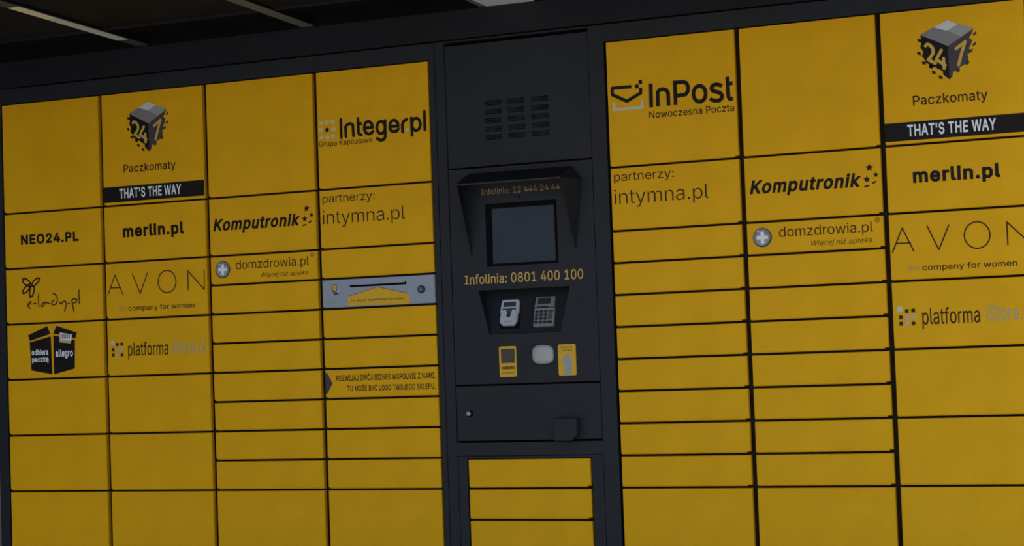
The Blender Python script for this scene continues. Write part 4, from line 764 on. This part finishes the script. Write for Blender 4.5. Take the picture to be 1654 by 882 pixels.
def slot(m):
    (x0, y0), (x1, y1) = T['SLOT']
    m.stroke(sh([(x0, y0), (x1, y1)], dx), 0.0066, FILM, 'slot')
    m.disc(x1 + dx, y1 - 0.0025, 0.0035, 0.0045, FILM, FILM + 0.0002, 'slot', 12)
print_on(d, slot, 'long dark paper slot', 'slot')
def srf(m):
    m.flat(sh(T['SLOT_ROOF'], dx), FILM, 'sticker')
print_on(d, srf, 'yellow house-shaped sticker', 'sticker')
def srt(m):
    text_mesh(m, 'Tu wrzuć wypełniony formularz', shb(T['SLOT_T'], dx), FILM - 0.0004, 'thin_ink', 0.004)
    r = T['SLOT_ROOF']
    m.stroke(sh(r[1:3], dx), 0.0013, FILM - 0.0004, 'thin_ink', cap=False)
    m.stroke(sh(r[2:4], dx), 0.0013, FILM - 0.0004, 'thin_ink', cap=False)
print_on(d, srt, 'small dark lettering on the sticker')
def sic(m):
    (x0, y0), (x1, y1), (x2, y2) = T['SLOT_ICON']
    m.flat(sh([(x0, y0), (x1, y0 - 0.001), (x1 + 0.002, y1), (x0 + 0.002, y1)], dx), FILM, 'cube_side')
    m.flat(sh([(x0 + 0.003, y0 + 0.002), (x1 - 0.001, y0 + 0.002), (x1, y1 - 0.003), (x0 + 0.004, y1 - 0.004)], dx), FILM - 0.0002, 'cube_digit')
    m.flat(sh([(x0 + 0.005, y1 + 0.002), (x2 + 0.003, y1 + 0.001), (x2, y2 - 0.002), (x0 + 0.008, y2)], dx), FILM, 'cube_side')
    m.flat(sh([(x0 + 0.008, y2 + 0.003), (x0 + 0.014, y2 + 0.002), (x0 + 0.010, y2 + 0.008)], dx), FILM, 'cube_mid')
    m.flat(sh([(x1 + 0.008, y0 + 0.008), (x1 + 0.017, y0 + 0.008), (x1 + 0.017, y0 + 0.010), (x1 + 0.008, y0 + 0.010)], dx), FILM, 'cube_mid')
    m.flat(sh([(x1 + 0.002, y1 - 0.004), (x1 + 0.008, y1 - 0.006), (x1 + 0.007, y1 + 0.002), (x1 + 0.002, y1 + 0.001)], dx), FILM, 'white')
print_on(d, sic, 'small yellow and grey device emblem', 'emblem')
print_on(d, lambda m: text_mesh(m, 'Paczkomaty 24/7', shb(T['SLOT_CAP'], dx), FILM, 'cube_mid', 0.0), 'tiny grey lettering')
def slk(m):
    X, Y = T['SLOT_LOCK'][0] + dx, T['SLOT_LOCK'][1]
    m.disc(X, Y, 0.0128, 0.0122, -0.004, 0.0, 'key', 22)
    m.disc(X - 0.0012, Y, 0.0062, 0.0062, -0.0065, -0.004, 'device_grey', 16)
    m.flat([(X - 0.002, Y - 0.004), (X, Y - 0.004), (X, Y + 0.004), (X - 0.002, Y + 0.004)], -0.0068, 'slot')
print_on(d, slk, 'round dark cam lock', 'lock')

# ------------------------------------------------------------------ terminal column
term = thing('parcel_terminal', 'dark grey terminal column with screen, visor and card readers between the two yellow locker banks', 'parcel terminal', V(1.947, ZTOP, 0.3))
TXL, TXR = 1.6720, 2.2386
m = Mesh(); m.box(1.6722, 2.2382, -0.05, 1.93, 0.075, 0.64, 'inner'); m.build('cabinet_body', term)
m = Mesh(); m.box(1.6722, 2.2382, 1.9335, ZTOP, 0.03, 0.62, 'grey_dark'); m.build('plinth', term)
m = Mesh()
m.panel([(1.6735, -0.0555), (1.7065, -0.0555), (1.7065, 1.93), (1.6735, 1.93)], 0.0, 0.074, 'grey', 0.0006)
m.build('frame_post', term)
m = Mesh()
m.panel([(2.1895, -0.0555), (2.2384, -0.0555), (2.2384, 1.93), (2.1895, 1.93)], 0.0, 0.074, 'grey', 0.0006)
m.build('frame_post', term)
m = Mesh(); m.box(1.7067, 2.1893, -0.0555, -0.0505, 0.0, 0.05, 'grey'); m.build('top_rail', term)
m = Mesh(); m.box(1.7067, 2.1893, 1.1975, 1.2380, 0.0, 0.06, 'grey', 0.0004); m.build('cross_rail', term)

# vent panel with real slots and small hoods
m = Mesh()
holes = []
for (a, b) in T['VENTX']:
    for y in T['VENTY']:
        for k in (-1, 0, 1):
            yy = y + k * 0.0058
            holes.append([(a, yy - 0.0004), (b, yy - 0.0004), (b, yy + 0.0010), (a, yy + 0.0010)])
m.plate_holes([(1.7085, -0.0395), (2.1875, -0.0395), (2.1875, 0.3435), (1.7085, 0.3435)], holes, 0.003, 0.012, 'grey')
vent = m.build('vent_panel', term)
for (a, b) in T['VENTX']:
    for y in T['VENTY']:
        m = Mesh()
        for k in (-1, 0, 1):
            yy = y + k * 0.0058 - 0.0004
            c = [V(a, yy - 0.0016, 0.003), V(b, yy - 0.0016, 0.003), V(b, yy + 0.0004, -0.001), V(a, yy + 0.0004, -0.001), V(b, yy + 0.0004, 0.003), V(a, yy + 0.0004, 0.003)]
            m.add(c, [(0, 1, 2, 3), (3, 2, 4, 5), (0, 3, 5), (1, 4, 2), (0, 5, 4, 1)], 'grey')
        m.build('vent_louvre', vent)

# console panel: screen opening and reader recess
SO = [(1.8280, 0.462), (2.0670, 0.462), (2.0677, 0.6560), (1.8284, 0.6560)]
RO = [(1.7960, 0.7285), (2.1010, 0.7285), (2.0650, 0.8665), (1.8280, 0.8665)]
m = Mesh()
m.plate_holes([(1.7085, 0.3490), (2.1875, 0.3490), (2.1875, 1.0180), (1.7085, 1.0180)], [SO, RO], 0.002, 0.010, 'grey')
console = m.build('console_panel', term)
m = Mesh(); m.disc(T['CAM'][0], T['CAM'][1], 0.004, 0.004, 0.0005, 0.002, 'slot', 14); m.build('camera_lens', term)

# bezel of the screen: four sloping sides and the glass
SI = [(1.8415, 0.4765), (2.0545, 0.4765), (2.0552, 0.6475), (1.8400, 0.6475)]
m = Mesh()
n4 = [V(x, y, 0.0105) for x, y in SO] + [V(x, y, 0.0125) for x, y in SI]
so2 = [(1.824, 0.458), (2.071, 0.458), (2.0717, 0.660), (1.8244, 0.660)]
o = [V(x, y, 0.0105) for x, y in so2]; i_ = [V(x, y, 0.0105) for x, y in SI]; k_ = [V(x, y, 0.022) for x, y in SI]; b_ = [V(x, y, 0.022) for x, y in so2]
m.add(o + i_ + k_ + b_, [f for j in range(4) for f in ((j, (j + 1) % 4, 4 + (j + 1) % 4, 4 + j), (4 + j, 4 + (j + 1) % 4, 8 + (j + 1) % 4, 8 + j), (8 + j, 8 + (j + 1) % 4, 12 + (j + 1) % 4, 12 + j), (12 + j, 12 + (j + 1) % 4, (j + 1) % 4, j))], 'slot')
m.build('screen_bezel', term)
m = Mesh(); m.box(1.8385, 2.0565, 0.4745, 0.6495, 0.0175, 0.0215, 'screen'); m.build('screen', term, label='dim grey-blue glass screen')

# visor over the screen: sloping hood and two triangular cheeks
def sheet(m, pts, th, mat):
    """a folded sheet face with thickness th, pts in (X, Y, z)"""
    P_ = [V(*p) for p in pts]
    nr = (P_[1] - P_[0]).cross(P_[2] - P_[0]).normalized() * th
    n = len(P_)
    m.add(P_ + [p + nr for p in P_], [tuple(range(n)), tuple(n + i for i in reversed(range(n)))] + [(i, (i + 1) % n, n + (i + 1) % n, n + i) for i in range(n)], mat)
TL_, TR_ = (1.778, 0.366, 0.0018), (2.124, 0.366, 0.0018)      # root of the hood on the panel
CL_, CR_ = (1.748, 0.408, 0.0018), (2.154, 0.408, 0.0018)      # root of the cheeks
FL_, FR_ = (1.780, 0.4055, -0.100), (2.122, 0.4055, -0.100)    # front corners
AL_, AR_ = (1.777, 0.622, 0.0018), (2.126, 0.622, 0.0018)      # lower tips
m = Mesh()
sheet(m, [TL_, TR_, FR_, FL_], -0.0018, 'visor')
sheet(m, [TR_, CR_, FR_], 0.0018, 'visor')
sheet(m, [TL_, FL_, CL_], 0.0018, 'visor')
sheet(m, [CR_, AR_, FR_], 0.0018, 'visor')
sheet(m, [CL_, FL_, AL_], 0.0018, 'visor')
vis = m.build('visor', term)
m = Mesh()
def edge_bar(m, a, b, r, mat):
    a, b = V(*a), V(*b)
    d = (b - a).normalized(); u = d.cross(Vector((0.3, 1, 0.2))).normalized(); w_ = d.cross(u)
    m.add([p + u * r * x + w_ * r * y for p in (a, b) for x, y in ((-1, -1), (1, -1), (1, 1), (-1, 1))], [(0, 1, 2, 3), (7, 6, 5, 4), (0, 4, 5, 1), (1, 5, 6, 2), (2, 6, 7, 3), (3, 7, 4, 0)], mat)
edge_bar(m, (FL_[0], FL_[1] + 0.0015, FL_[2]), (FR_[0], FR_[1] + 0.0015, FR_[2]), 0.0013, 'edge_highlight')  # lighter bar puts the front-edge highlight into colour
m.build('visor_highlight', vis)

def put_text(text, box, mat, weight=0.0, z=0.0012, label=None, parent=console, extra=None):
    m = Mesh()
    text_mesh(m, text, box, z, mat, weight)
    if extra: extra(m)
    return m.build('lettering', parent, label=label)
put_text('Infolinia: 12 444 24 44', T['INFO1'], 'amber_dim', 0.0, label='small dull amber lettering under the visor')
def serif_I(m):
    (x0, y0), (x1, y1) = T['INFO2_I']
    xm = (x0 + x1) / 2; w = 0.0040
    m.flat([(xm - w / 2, y0), (xm + w / 2, y0), (xm + w / 2, y1), (xm - w / 2, y1)], 0.0012, 'amber')
    for ya in (y0, y1 - 0.0036):
        m.flat([(x0 + 0.0015, ya), (x1 - 0.0015, ya), (x1 - 0.0015, ya + 0.0036), (x0 + 0.0015, ya + 0.0036)], 0.0010, 'amber')
put_text('nfolinia: 0801 400 100', (T['INFO2'][0], T['INFO2'][1], T['INFO2'][2] - 0.0012, T['INFO2'][3]), 'amber', 0.010, label='amber phone number lettering', extra=serif_I)

# reader recess: side walls and a floor plate leaning back at the top
SL = 0.34; RB = 0.8665
def rz(y): return 0.004 + SL * (RB - y)
m = Mesh()
f_ = [V(x, y, 0.0102) for x, y in RO]
e = 0.004
RO2 = [(1.7915, 0.7240), (2.1055, 0.7240), (2.0690, 0.8705), (1.8240, 0.8705)]
fi = [V(x, y, 0.0102) for x, y in RO]; fo = [V(x, y, 0.0102) for x, y in RO2]
bi = [V(x, y, max(0.0125, rz(y))) for x, y in RO]; bo = [V(x, y, max(0.0125, rz(y)) + 0.003) for x, y in RO2]
m.add(fo + fi + bi + bo, [f for j in range(4) for f in ((j, (j + 1) % 4, 4 + (j + 1) % 4, 4 + j), (4 + j, 4 + (j + 1) % 4, 8 + (j + 1) % 4, 8 + j), (12 + j, 12 + (j + 1) % 4, (j + 1) % 4, j))] + [(8, 9, 10, 11), (12, 15, 14, 13)], 'grey_dark')
recess = m.build('reader_recess', term)

class Tilt:
    """local frame on the leaning plate: u along X, h up the plate from its foot, n out of the plate"""
    def __init__(s):
        s.c = 1 / math.sqrt(1 + SL * SL); s.s = SL * s.c
    def __call__(s, u, Y, n=0.0):
        return V(u, Y - n * s.s * 1.0, rz(Y) + 0.008 - n * s.c)
tl = Tilt()
def tilt_prism(m, outline, n0, n1, mat, bev=0.0):
    """outline (X, Y) on the plate, raised from n0 to n1"""
    k = len(outline)
    cx = sum(p[0] for p in outline) / k; cy = sum(p[1] for p in outline) / k
    def ins(p):
        d = Vector((p[0] - cx, p[1] - cy)); L = d.length
        return (cx + d.x * (1 - bev / L), cy + d.y * (1 - bev / L)) if L > 1e-6 else p
    base = [tl(p[0], p[1], n0) for p in outline]
    mid = [tl(p[0], p[1], n1 - bev) for p in outline]
    top = [tl(*ins(p), n1) for p in outline]
    vs = base + mid + top
    fs = [tuple(reversed(range(k)))] + [(i, (i + 1) % k, k + (i + 1) % k, k + i) for i in range(k)] + [(k + i, k + (i + 1) % k, 2 * k + (i + 1) % k, 2 * k + i) for i in range(k)] + [tuple(2 * k + i for i in range(k))]
    m.add(vs, fs, mat)
def rrect(x0, x1, y0, y1, r, n=4):
    o = []
    for cx, cy, a0 in ((x1 - r, y0 + r, -90), (x1 - r, y1 - r, 0), (x0 + r, y1 - r, 90), (x0 + r, y0 + r, 180)):
        for k in range(n + 1):
            a = math.radians(a0 + 90 * k / n)
            o.append((cx + r * math.cos(a), cy + r * math.sin(a)))
    return o
def circ(x, y, rx, ry, n=16):
    return [(x + rx * math.cos(2 * math.pi * k / n), y + ry * math.sin(2 * math.pi * k / n)) for k in range(n)]

# pale card reader on the left
a, b, t_, bt = 1.8610, 1.9200, 0.7640, 0.8440
m = Mesh(); tilt_prism(m, rrect(a - 0.004, b + 0.004, t_ - 0.003, bt + 0.006, 0.006), -0.004, 0.004, 'slot'); m.build('reader_shadow', recess)  # near-black rim put in as the shadow round the reader
m = Mesh()
tilt_prism(m, [(a + 0.007, t_), (b - 0.007, t_), (b - 0.002, t_ + 0.002), (b, t_ + 0.007), (b + 0.0005, t_ + 0.040), (b - 0.003, t_ + 0.045), (b - 0.003, bt - 0.014), (b - 0.012, bt), (a + 0.010, bt), (a, bt - 0.010), (a + 0.001, t_ + 0.045), (a - 0.002, t_ + 0.040), (a, t_ + 0.007), (a + 0.002, t_ + 0.002)], 0.004, 0.016, 'device', 0.0022)
rd = m.build('card_reader', term, label='pale grey card reader with small dark display')
m = Mesh(); tilt_prism(m, [(a + 0.009, t_ + 0.009), (b - 0.009, t_ + 0.009), (b - 0.009, t_ + 0.0235), (a + 0.009, t_ + 0.0235)], 0.0155, 0.0167, 'display'); m.build('display', rd)
m = Mesh()
tilt_prism(m, [(a + 0.006, t_ + 0.0285), (b - 0.006, t_ + 0.0285), (b - 0.006, t_ + 0.0325), (a + 0.006, t_ + 0.0325)], 0.0155, 0.0167, 'cube_side')
tilt_prism(m, [(a + 0.019, t_ + 0.0325), (b - 0.020, t_ + 0.0325), (b - 0.023, t_ + 0.0450), (a + 0.023, t_ + 0.0450)], 0.0155, 0.0166, 'cube_side')
m.build('card_slot', rd)
m = Mesh(); tilt_prism(m, circ((a + b) / 2 - 0.001, t_ + 0.0495, 0.0072, 0.0062), 0.0155, 0.0175, 'key', 0.0008); m.build('button', rd)
m = Mesh()
for k in range(2):
    tilt_prism(m, [(a + 0.015, t_ + 0.068 + k * 0.004), (b - 0.018, t_ + 0.068 + k * 0.004), (b - 0.018, t_ + 0.0692 + k * 0.004), (a + 0.015, t_ + 0.0692 + k * 0.004)], 0.0157, 0.0164, 'device_grey')
tilt_prism(m, [(a - 0.001, t_ + 0.043), (a + 0.008, t_ + 0.037), (a + 0.0085, t_ + 0.038), (a + 0.0, t_ + 0.0445)], 0.0157, 0.0164, 'device_grey')
tilt_prism(m, [(b + 0.0, t_ + 0.043), (b - 0.008, t_ + 0.037), (b - 0.0085, t_ + 0.038), (b - 0.001, t_ + 0.0445)], 0.0157, 0.0164, 'device_grey')
m.build('groove', rd)

# keypad on the right
a, b, t_, bt = 1.9740, 2.0400, 0.7610, 0.8500
m = Mesh()
tilt_prism(m, [(a, t_ + 0.034), (b, t_ + 0.034), (b, bt), (a, bt)], 0.0, 0.014, 'device_rim', 0.0015)
kp = m.build('keypad', term, label='grey payment keypad with dark round keys')
m = Mesh()
tilt_prism(m, [(a + 0.003, t_), (b, t_), (b - 0.0005, t_ + 0.033), (a, t_ + 0.033)], 0.0, 0.018, 'device_grey', 0.002)
m.build('display_housing', kp)
m = Mesh(); tilt_prism(m, rrect(a + 0.011, b - 0.013, t_ + 0.004, t_ + 0.0235, 0.003), 0.0175, 0.0187, 'key'); m.build('display', kp)
m = Mesh(); tilt_prism(m, [(a + 0.009, t_ + 0.0305), (b - 0.020, t_ + 0.0305), (b - 0.020, t_ + 0.0345), (a + 0.009, t_ + 0.0345)], 0.0145, 0.0190, 'key'); m.build('card_slot', kp)
m = Mesh(); tilt_prism(m, [(a + 0.003, t_ + 0.0395), (b - 0.003, t_ + 0.0395), (b - 0.003, bt - 0.0035), (a + 0.003, bt - 0.0035)], 0.0135, 0.0148, 'device_grey'); m.build('key_plate', kp)
for r in range(4):
    for c in range(3):
        m = Mesh(); tilt_prism(m, circ(a + 0.0095 + c * 0.0147, t_ + 0.0455 + r * 0.0108, 0.0056, 0.0043, 10), 0.0145, 0.0175, 'key', 0.0008)
        m.build('key', kp)
m = Mesh(); tilt_prism(m, rrect(b - 0.0185, b - 0.004, t_ + 0.0415, t_ + 0.0495, 0.002, 2), 0.0145, 0.0175, 'key_red', 0.0006); m.build('key', kp, label='red key')
m = Mesh(); tilt_prism(m, circ(b - 0.0115, t_ + 0.0615, 0.0068, 0.0095, 12), 0.0145, 0.0175, 'key_green', 0.0006); m.build('key', kp, label='green key')
m = Mesh(); tilt_prism(m, rrect(b - 0.0185, b - 0.004, t_ + 0.0745, t_ + 0.0820, 0.002, 2), 0.0145, 0.0175, 'key', 0.0006); m.build('key', kp)

# barcode sticker with scanner window
(x0, y0), (x1, y1) = T['ST1']
m = Mesh(); m.panel(rrect(x0, x1, y0, y1, 0.005), 0.0008, 0.002, 'sticker'); st = m.build('scanner_sticker', term, label='amber sticker framing a dark scanner window')
(wx0, wy0), (wx1, wy1) = T['ST1_WIN']
m = Mesh(); m.box(wx0, wx1 + 0.001, wy0, wy1, 0.0002, 0.0008, 'window'); m.build('scanner_window', st)
m = Mesh()
L, R, Tp, B = T['ST1_T'][0]
random.seed(4)
x = L + 0.001
while x < R - 0.002:
    w_ = random.choice((0.0012, 0.002, 0.003)); m.flat([(x, Tp), (x + w_, Tp), (x + w_, B), (x, B)], 0.0003, 'ink'); x += w_ + random.choice((0.0008, 0.0014))
m.build('bar_marks', st)
m = Mesh()
text_mesh(m, 'ETYKIETA', T['ST1_T'][1], 0.0003, 'thin_ink', 0.004); m.build('lettering', st)

# milky lens
m = Mesh()
cx, cy, rx, ry = 2.0065, 0.9330, 0.0340, 0.0285
n, rings = 28, []
def se(k, sx, sy, p=3.6):
    a_ = 2 * math.pi * k / n; c, s = math.cos(a_), math.sin(a_)
    return (sx * math.copysign(abs(c) ** (2 / p), c), sy * math.copysign(abs(s) ** (2 / p), s))
vs = []
for f, d_ in ((1.0, 0.002), (1.0, -0.006), (0.93, -0.010), (0.75, -0.0135), (0.4, -0.015)):
    for k in range(n):
        u, w_ = se(k, rx * f, ry * f * 0.9)
        bulge = 1 + 0.16 * (1 - (u / (rx * f)) ** 2)
        vs.append(V(cx + u, cy + w_ * bulge, d_))
fs = [(r * n + k, r * n + (k + 1) % n, (r + 1) * n + (k + 1) % n, (r + 1) * n + k) for r in range(4) for k in range(n)]
fs.append(tuple(4 * n + k for k in range(n)))
m.add(vs, fs, 'cap')
m.build('lens_cover', term, label='milky white bulging lens cover', smooth=True)

# arrow sticker
(x0, y0), (x1, y1) = T['ST2']
m = Mesh(); m.panel(rrect(x0, x1, y0, y1, 0.005), 0.0008, 0.002, 'sticker'); st = m.build('arrow_sticker', term, label='amber sticker with a pale grey upward arrow')
m = Mesh(); m.flat([(p[0], min(p[1], y1 - 0.0005)) for p in T['ST2_ARROW']], 0.0003, 'arrow_print'); m.build('arrow_mark', st)
m = Mesh()
text_mesh(m, 'WŁÓŻ KARTĘ', (T['ST2_T'][0][0], T['ST2_T'][0][1], T['ST2_T'][0][2] - 0.001, T['ST2_T'][0][3]), 0.0003, 'thin_ink', 0.01)
text_mesh(m, 'TUTAJ', (T['ST2_T'][1][0], T['ST2_T'][1][1], T['ST2_T'][1][2] - 0.001, T['ST2_T'][1][3]), 0.0003, 'thin_ink', 0.01)
m.build('lettering', st)

# lower service flap with lock and tray
m = Mesh(); m.box(1.7085, 2.1875, 1.0235, 1.1915, 0.002, 0.016, 'grey', 0.0008)
flap = m.build('service_flap', term)
m = Mesh()
X, Y = T['LOCK']
m.disc(X + 0.0012, Y, 0.0100, 0.0098, -0.002, 0.002, 'slot', 20)  # dark offset disc is the lock's shadow, put in as colour
m.disc(X - 0.0006, Y, 0.0064, 0.0064, -0.009, -0.002, 'lock', 18)
m.flat([(X - 0.0013, Y - 0.004), (X + 0.0001, Y - 0.004), (X + 0.0001, Y + 0.004), (X - 0.0013, Y + 0.004)], -0.0093, 'slot')
m.build('lock', flap, label='round steel lock')
m = Mesh()
tp = [(2.0460, 1.1275), (2.1185, 1.1275), (2.1185, 1.1770), (2.0990, 1.1945), (2.0460, 1.1945)]
m.panel(tp, -0.030, 0.0018, 'grey', 0.0008)
m.build('receipt_tray', flap, label='protruding grey tray with a cut corner')

# small doors under the terminal, in their own frame plate
m = Mesh()
m.plate_holes([(1.7085, 1.2400), (2.1880, 1.2400), (2.1880, 1.9300), (1.7085, 1.9300)],
              [[(1.7385, 1.2470), (2.1525, 1.2470), (2.1525, 1.9240), (1.7385, 1.9240)]], 0.0008, 0.030, 'grey')
m.build('door_frame', term)
edges = [1.2500] + [G(k) for k in (14, 15, 16, 17, 18, 20)]
for r in range(len(edges) - 1):
    Ya = edges[r] if r == 0 else edges[r] + HALF
    Yb = min(edges[r + 1] - HALF, 1.9195)
    door(term, 1.7430, Ya, Yb, 1, w=0.4035)
m = Mesh(); m.box(1.7375, 2.1535, 1.246, 1.925, 0.0305, 0.074, 'inner'); m.build('door_backing', term)

# ------------------------------------------------------------------ canopy
can = thing('canopy', 'dark grey canopy over the lockers with pale strips set in its underside', 'canopy', V(1.75, -0.06, 0.3))
CX0, CX1 = -0.12, 3.62
ZF = -1.05
def roofY(z): return -0.150 - 0.035 * max(0, -z)
m = Mesh()
m.panel([(CX0, -0.150), (CX1, -0.150), (CX1, -0.0600), (CX0, -0.0600)], -0.006, 0.05, 'grey_dark', 0.001)
m.build('fascia', can)
m = Mesh(); m.box(CX0 + 0.08, CX1 - 0.08, -0.150, -0.0565, 0.052, 0.62, 'grey_dark'); m.build('roof_box', can)
def slab_z(m, xa, xb, za, zb, off, thick, mat):
    """a sheet of the roof between depths za (front) and zb, its underside off above the batten line"""
    c = []
    for z in (za, zb):
        for d_ in (0, thick):
            for x in (xa, xb):
                c.append(V(x, roofY(z) - off - d_, z))
    m.add(c, [(0, 1, 3, 2), (4, 6, 7, 5), (0, 4, 5, 1), (2, 3, 7, 6), (0, 2, 6, 4), (1, 5, 7, 3)], mat)
raft = [-0.075, 0.596, 1.228, 1.860, 2.492, 3.124, 3.575]
for j in range(len(raft) - 1):
    xa, xb = raft[j] + 0.022, raft[j + 1] - 0.022
    m = Mesh(); slab_z(m, xa, xb, ZF, -0.262, 0.012, 0.02, 'roof'); m.build('ceiling_panel', can)
    m = Mesh(); slab_z(m, xa, xb, -0.256, -0.007, 0.030, 0.02, 'slot'); m.build('ceiling_panel', can)  # shade of the rear bay is put into this near-black sheet
    m = Mesh(); slab_z(m, xa, xb, -0.262, -0.256, 0.004, 0.045, 'grey_dark'); m.build('purlin', can)
for j, xr in enumerate(raft):
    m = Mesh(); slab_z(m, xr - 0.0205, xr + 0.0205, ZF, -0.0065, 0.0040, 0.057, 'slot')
    rf = m.build('rafter', can)
    m = Mesh(); slab_z(m, xr - 0.0215, xr + 0.0215, ZF, -0.0065, 0.0012, 0.0026, 'batten_shaded' if j == 1 else ('batten_dull' if 0 < j < 6 else 'grey_dark'))  # second rafter: shade at the strip's rear end is put into the darker colour
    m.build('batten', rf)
    if j == 1:
        m = Mesh(); slab_z(m, xr - 0.020, xr + 0.020, -0.500, -0.125, 0.0, 0.0011, 'batten_pale'); m.build('underside_strip', rf, label='pale grey strip')  # pale section of the rafter's underside
        m = Mesh(); slab_z(m, xr - 0.020, xr + 0.020, -0.690, -0.502, 0.0, 0.0011, 'batten_warm'); m.build('underside_strip', rf, label='cream strip')
m = Mesh(); slab_z(m, 1.8610, 2.0220, -0.80, -0.0065, -0.0005, 0.0012, 'soffit_pale'); m.build('soffit_panel', can, label='pale grey soffit panel')  # plain pale panel beside the rafter, gives no light
m = Mesh(); slab_z(m, CX0, CX1, ZF - 0.03, ZF, -0.03, 0.12, 'grey_dark'); m.build('front_beam', can)
m = Mesh(); slab_z(m, CX0, CX1, ZF - 0.03, -0.006, 0.062, 0.012, 'grey_dark'); m.build('roof_sheet', can)
m = Mesh(); m.box(CX0, CX1, -0.26, -0.1505, -0.0055, 0.05, 'slot'); m.build('rear_beam', can)  # closes the rear gap; near-black colour stands for the bay's shade
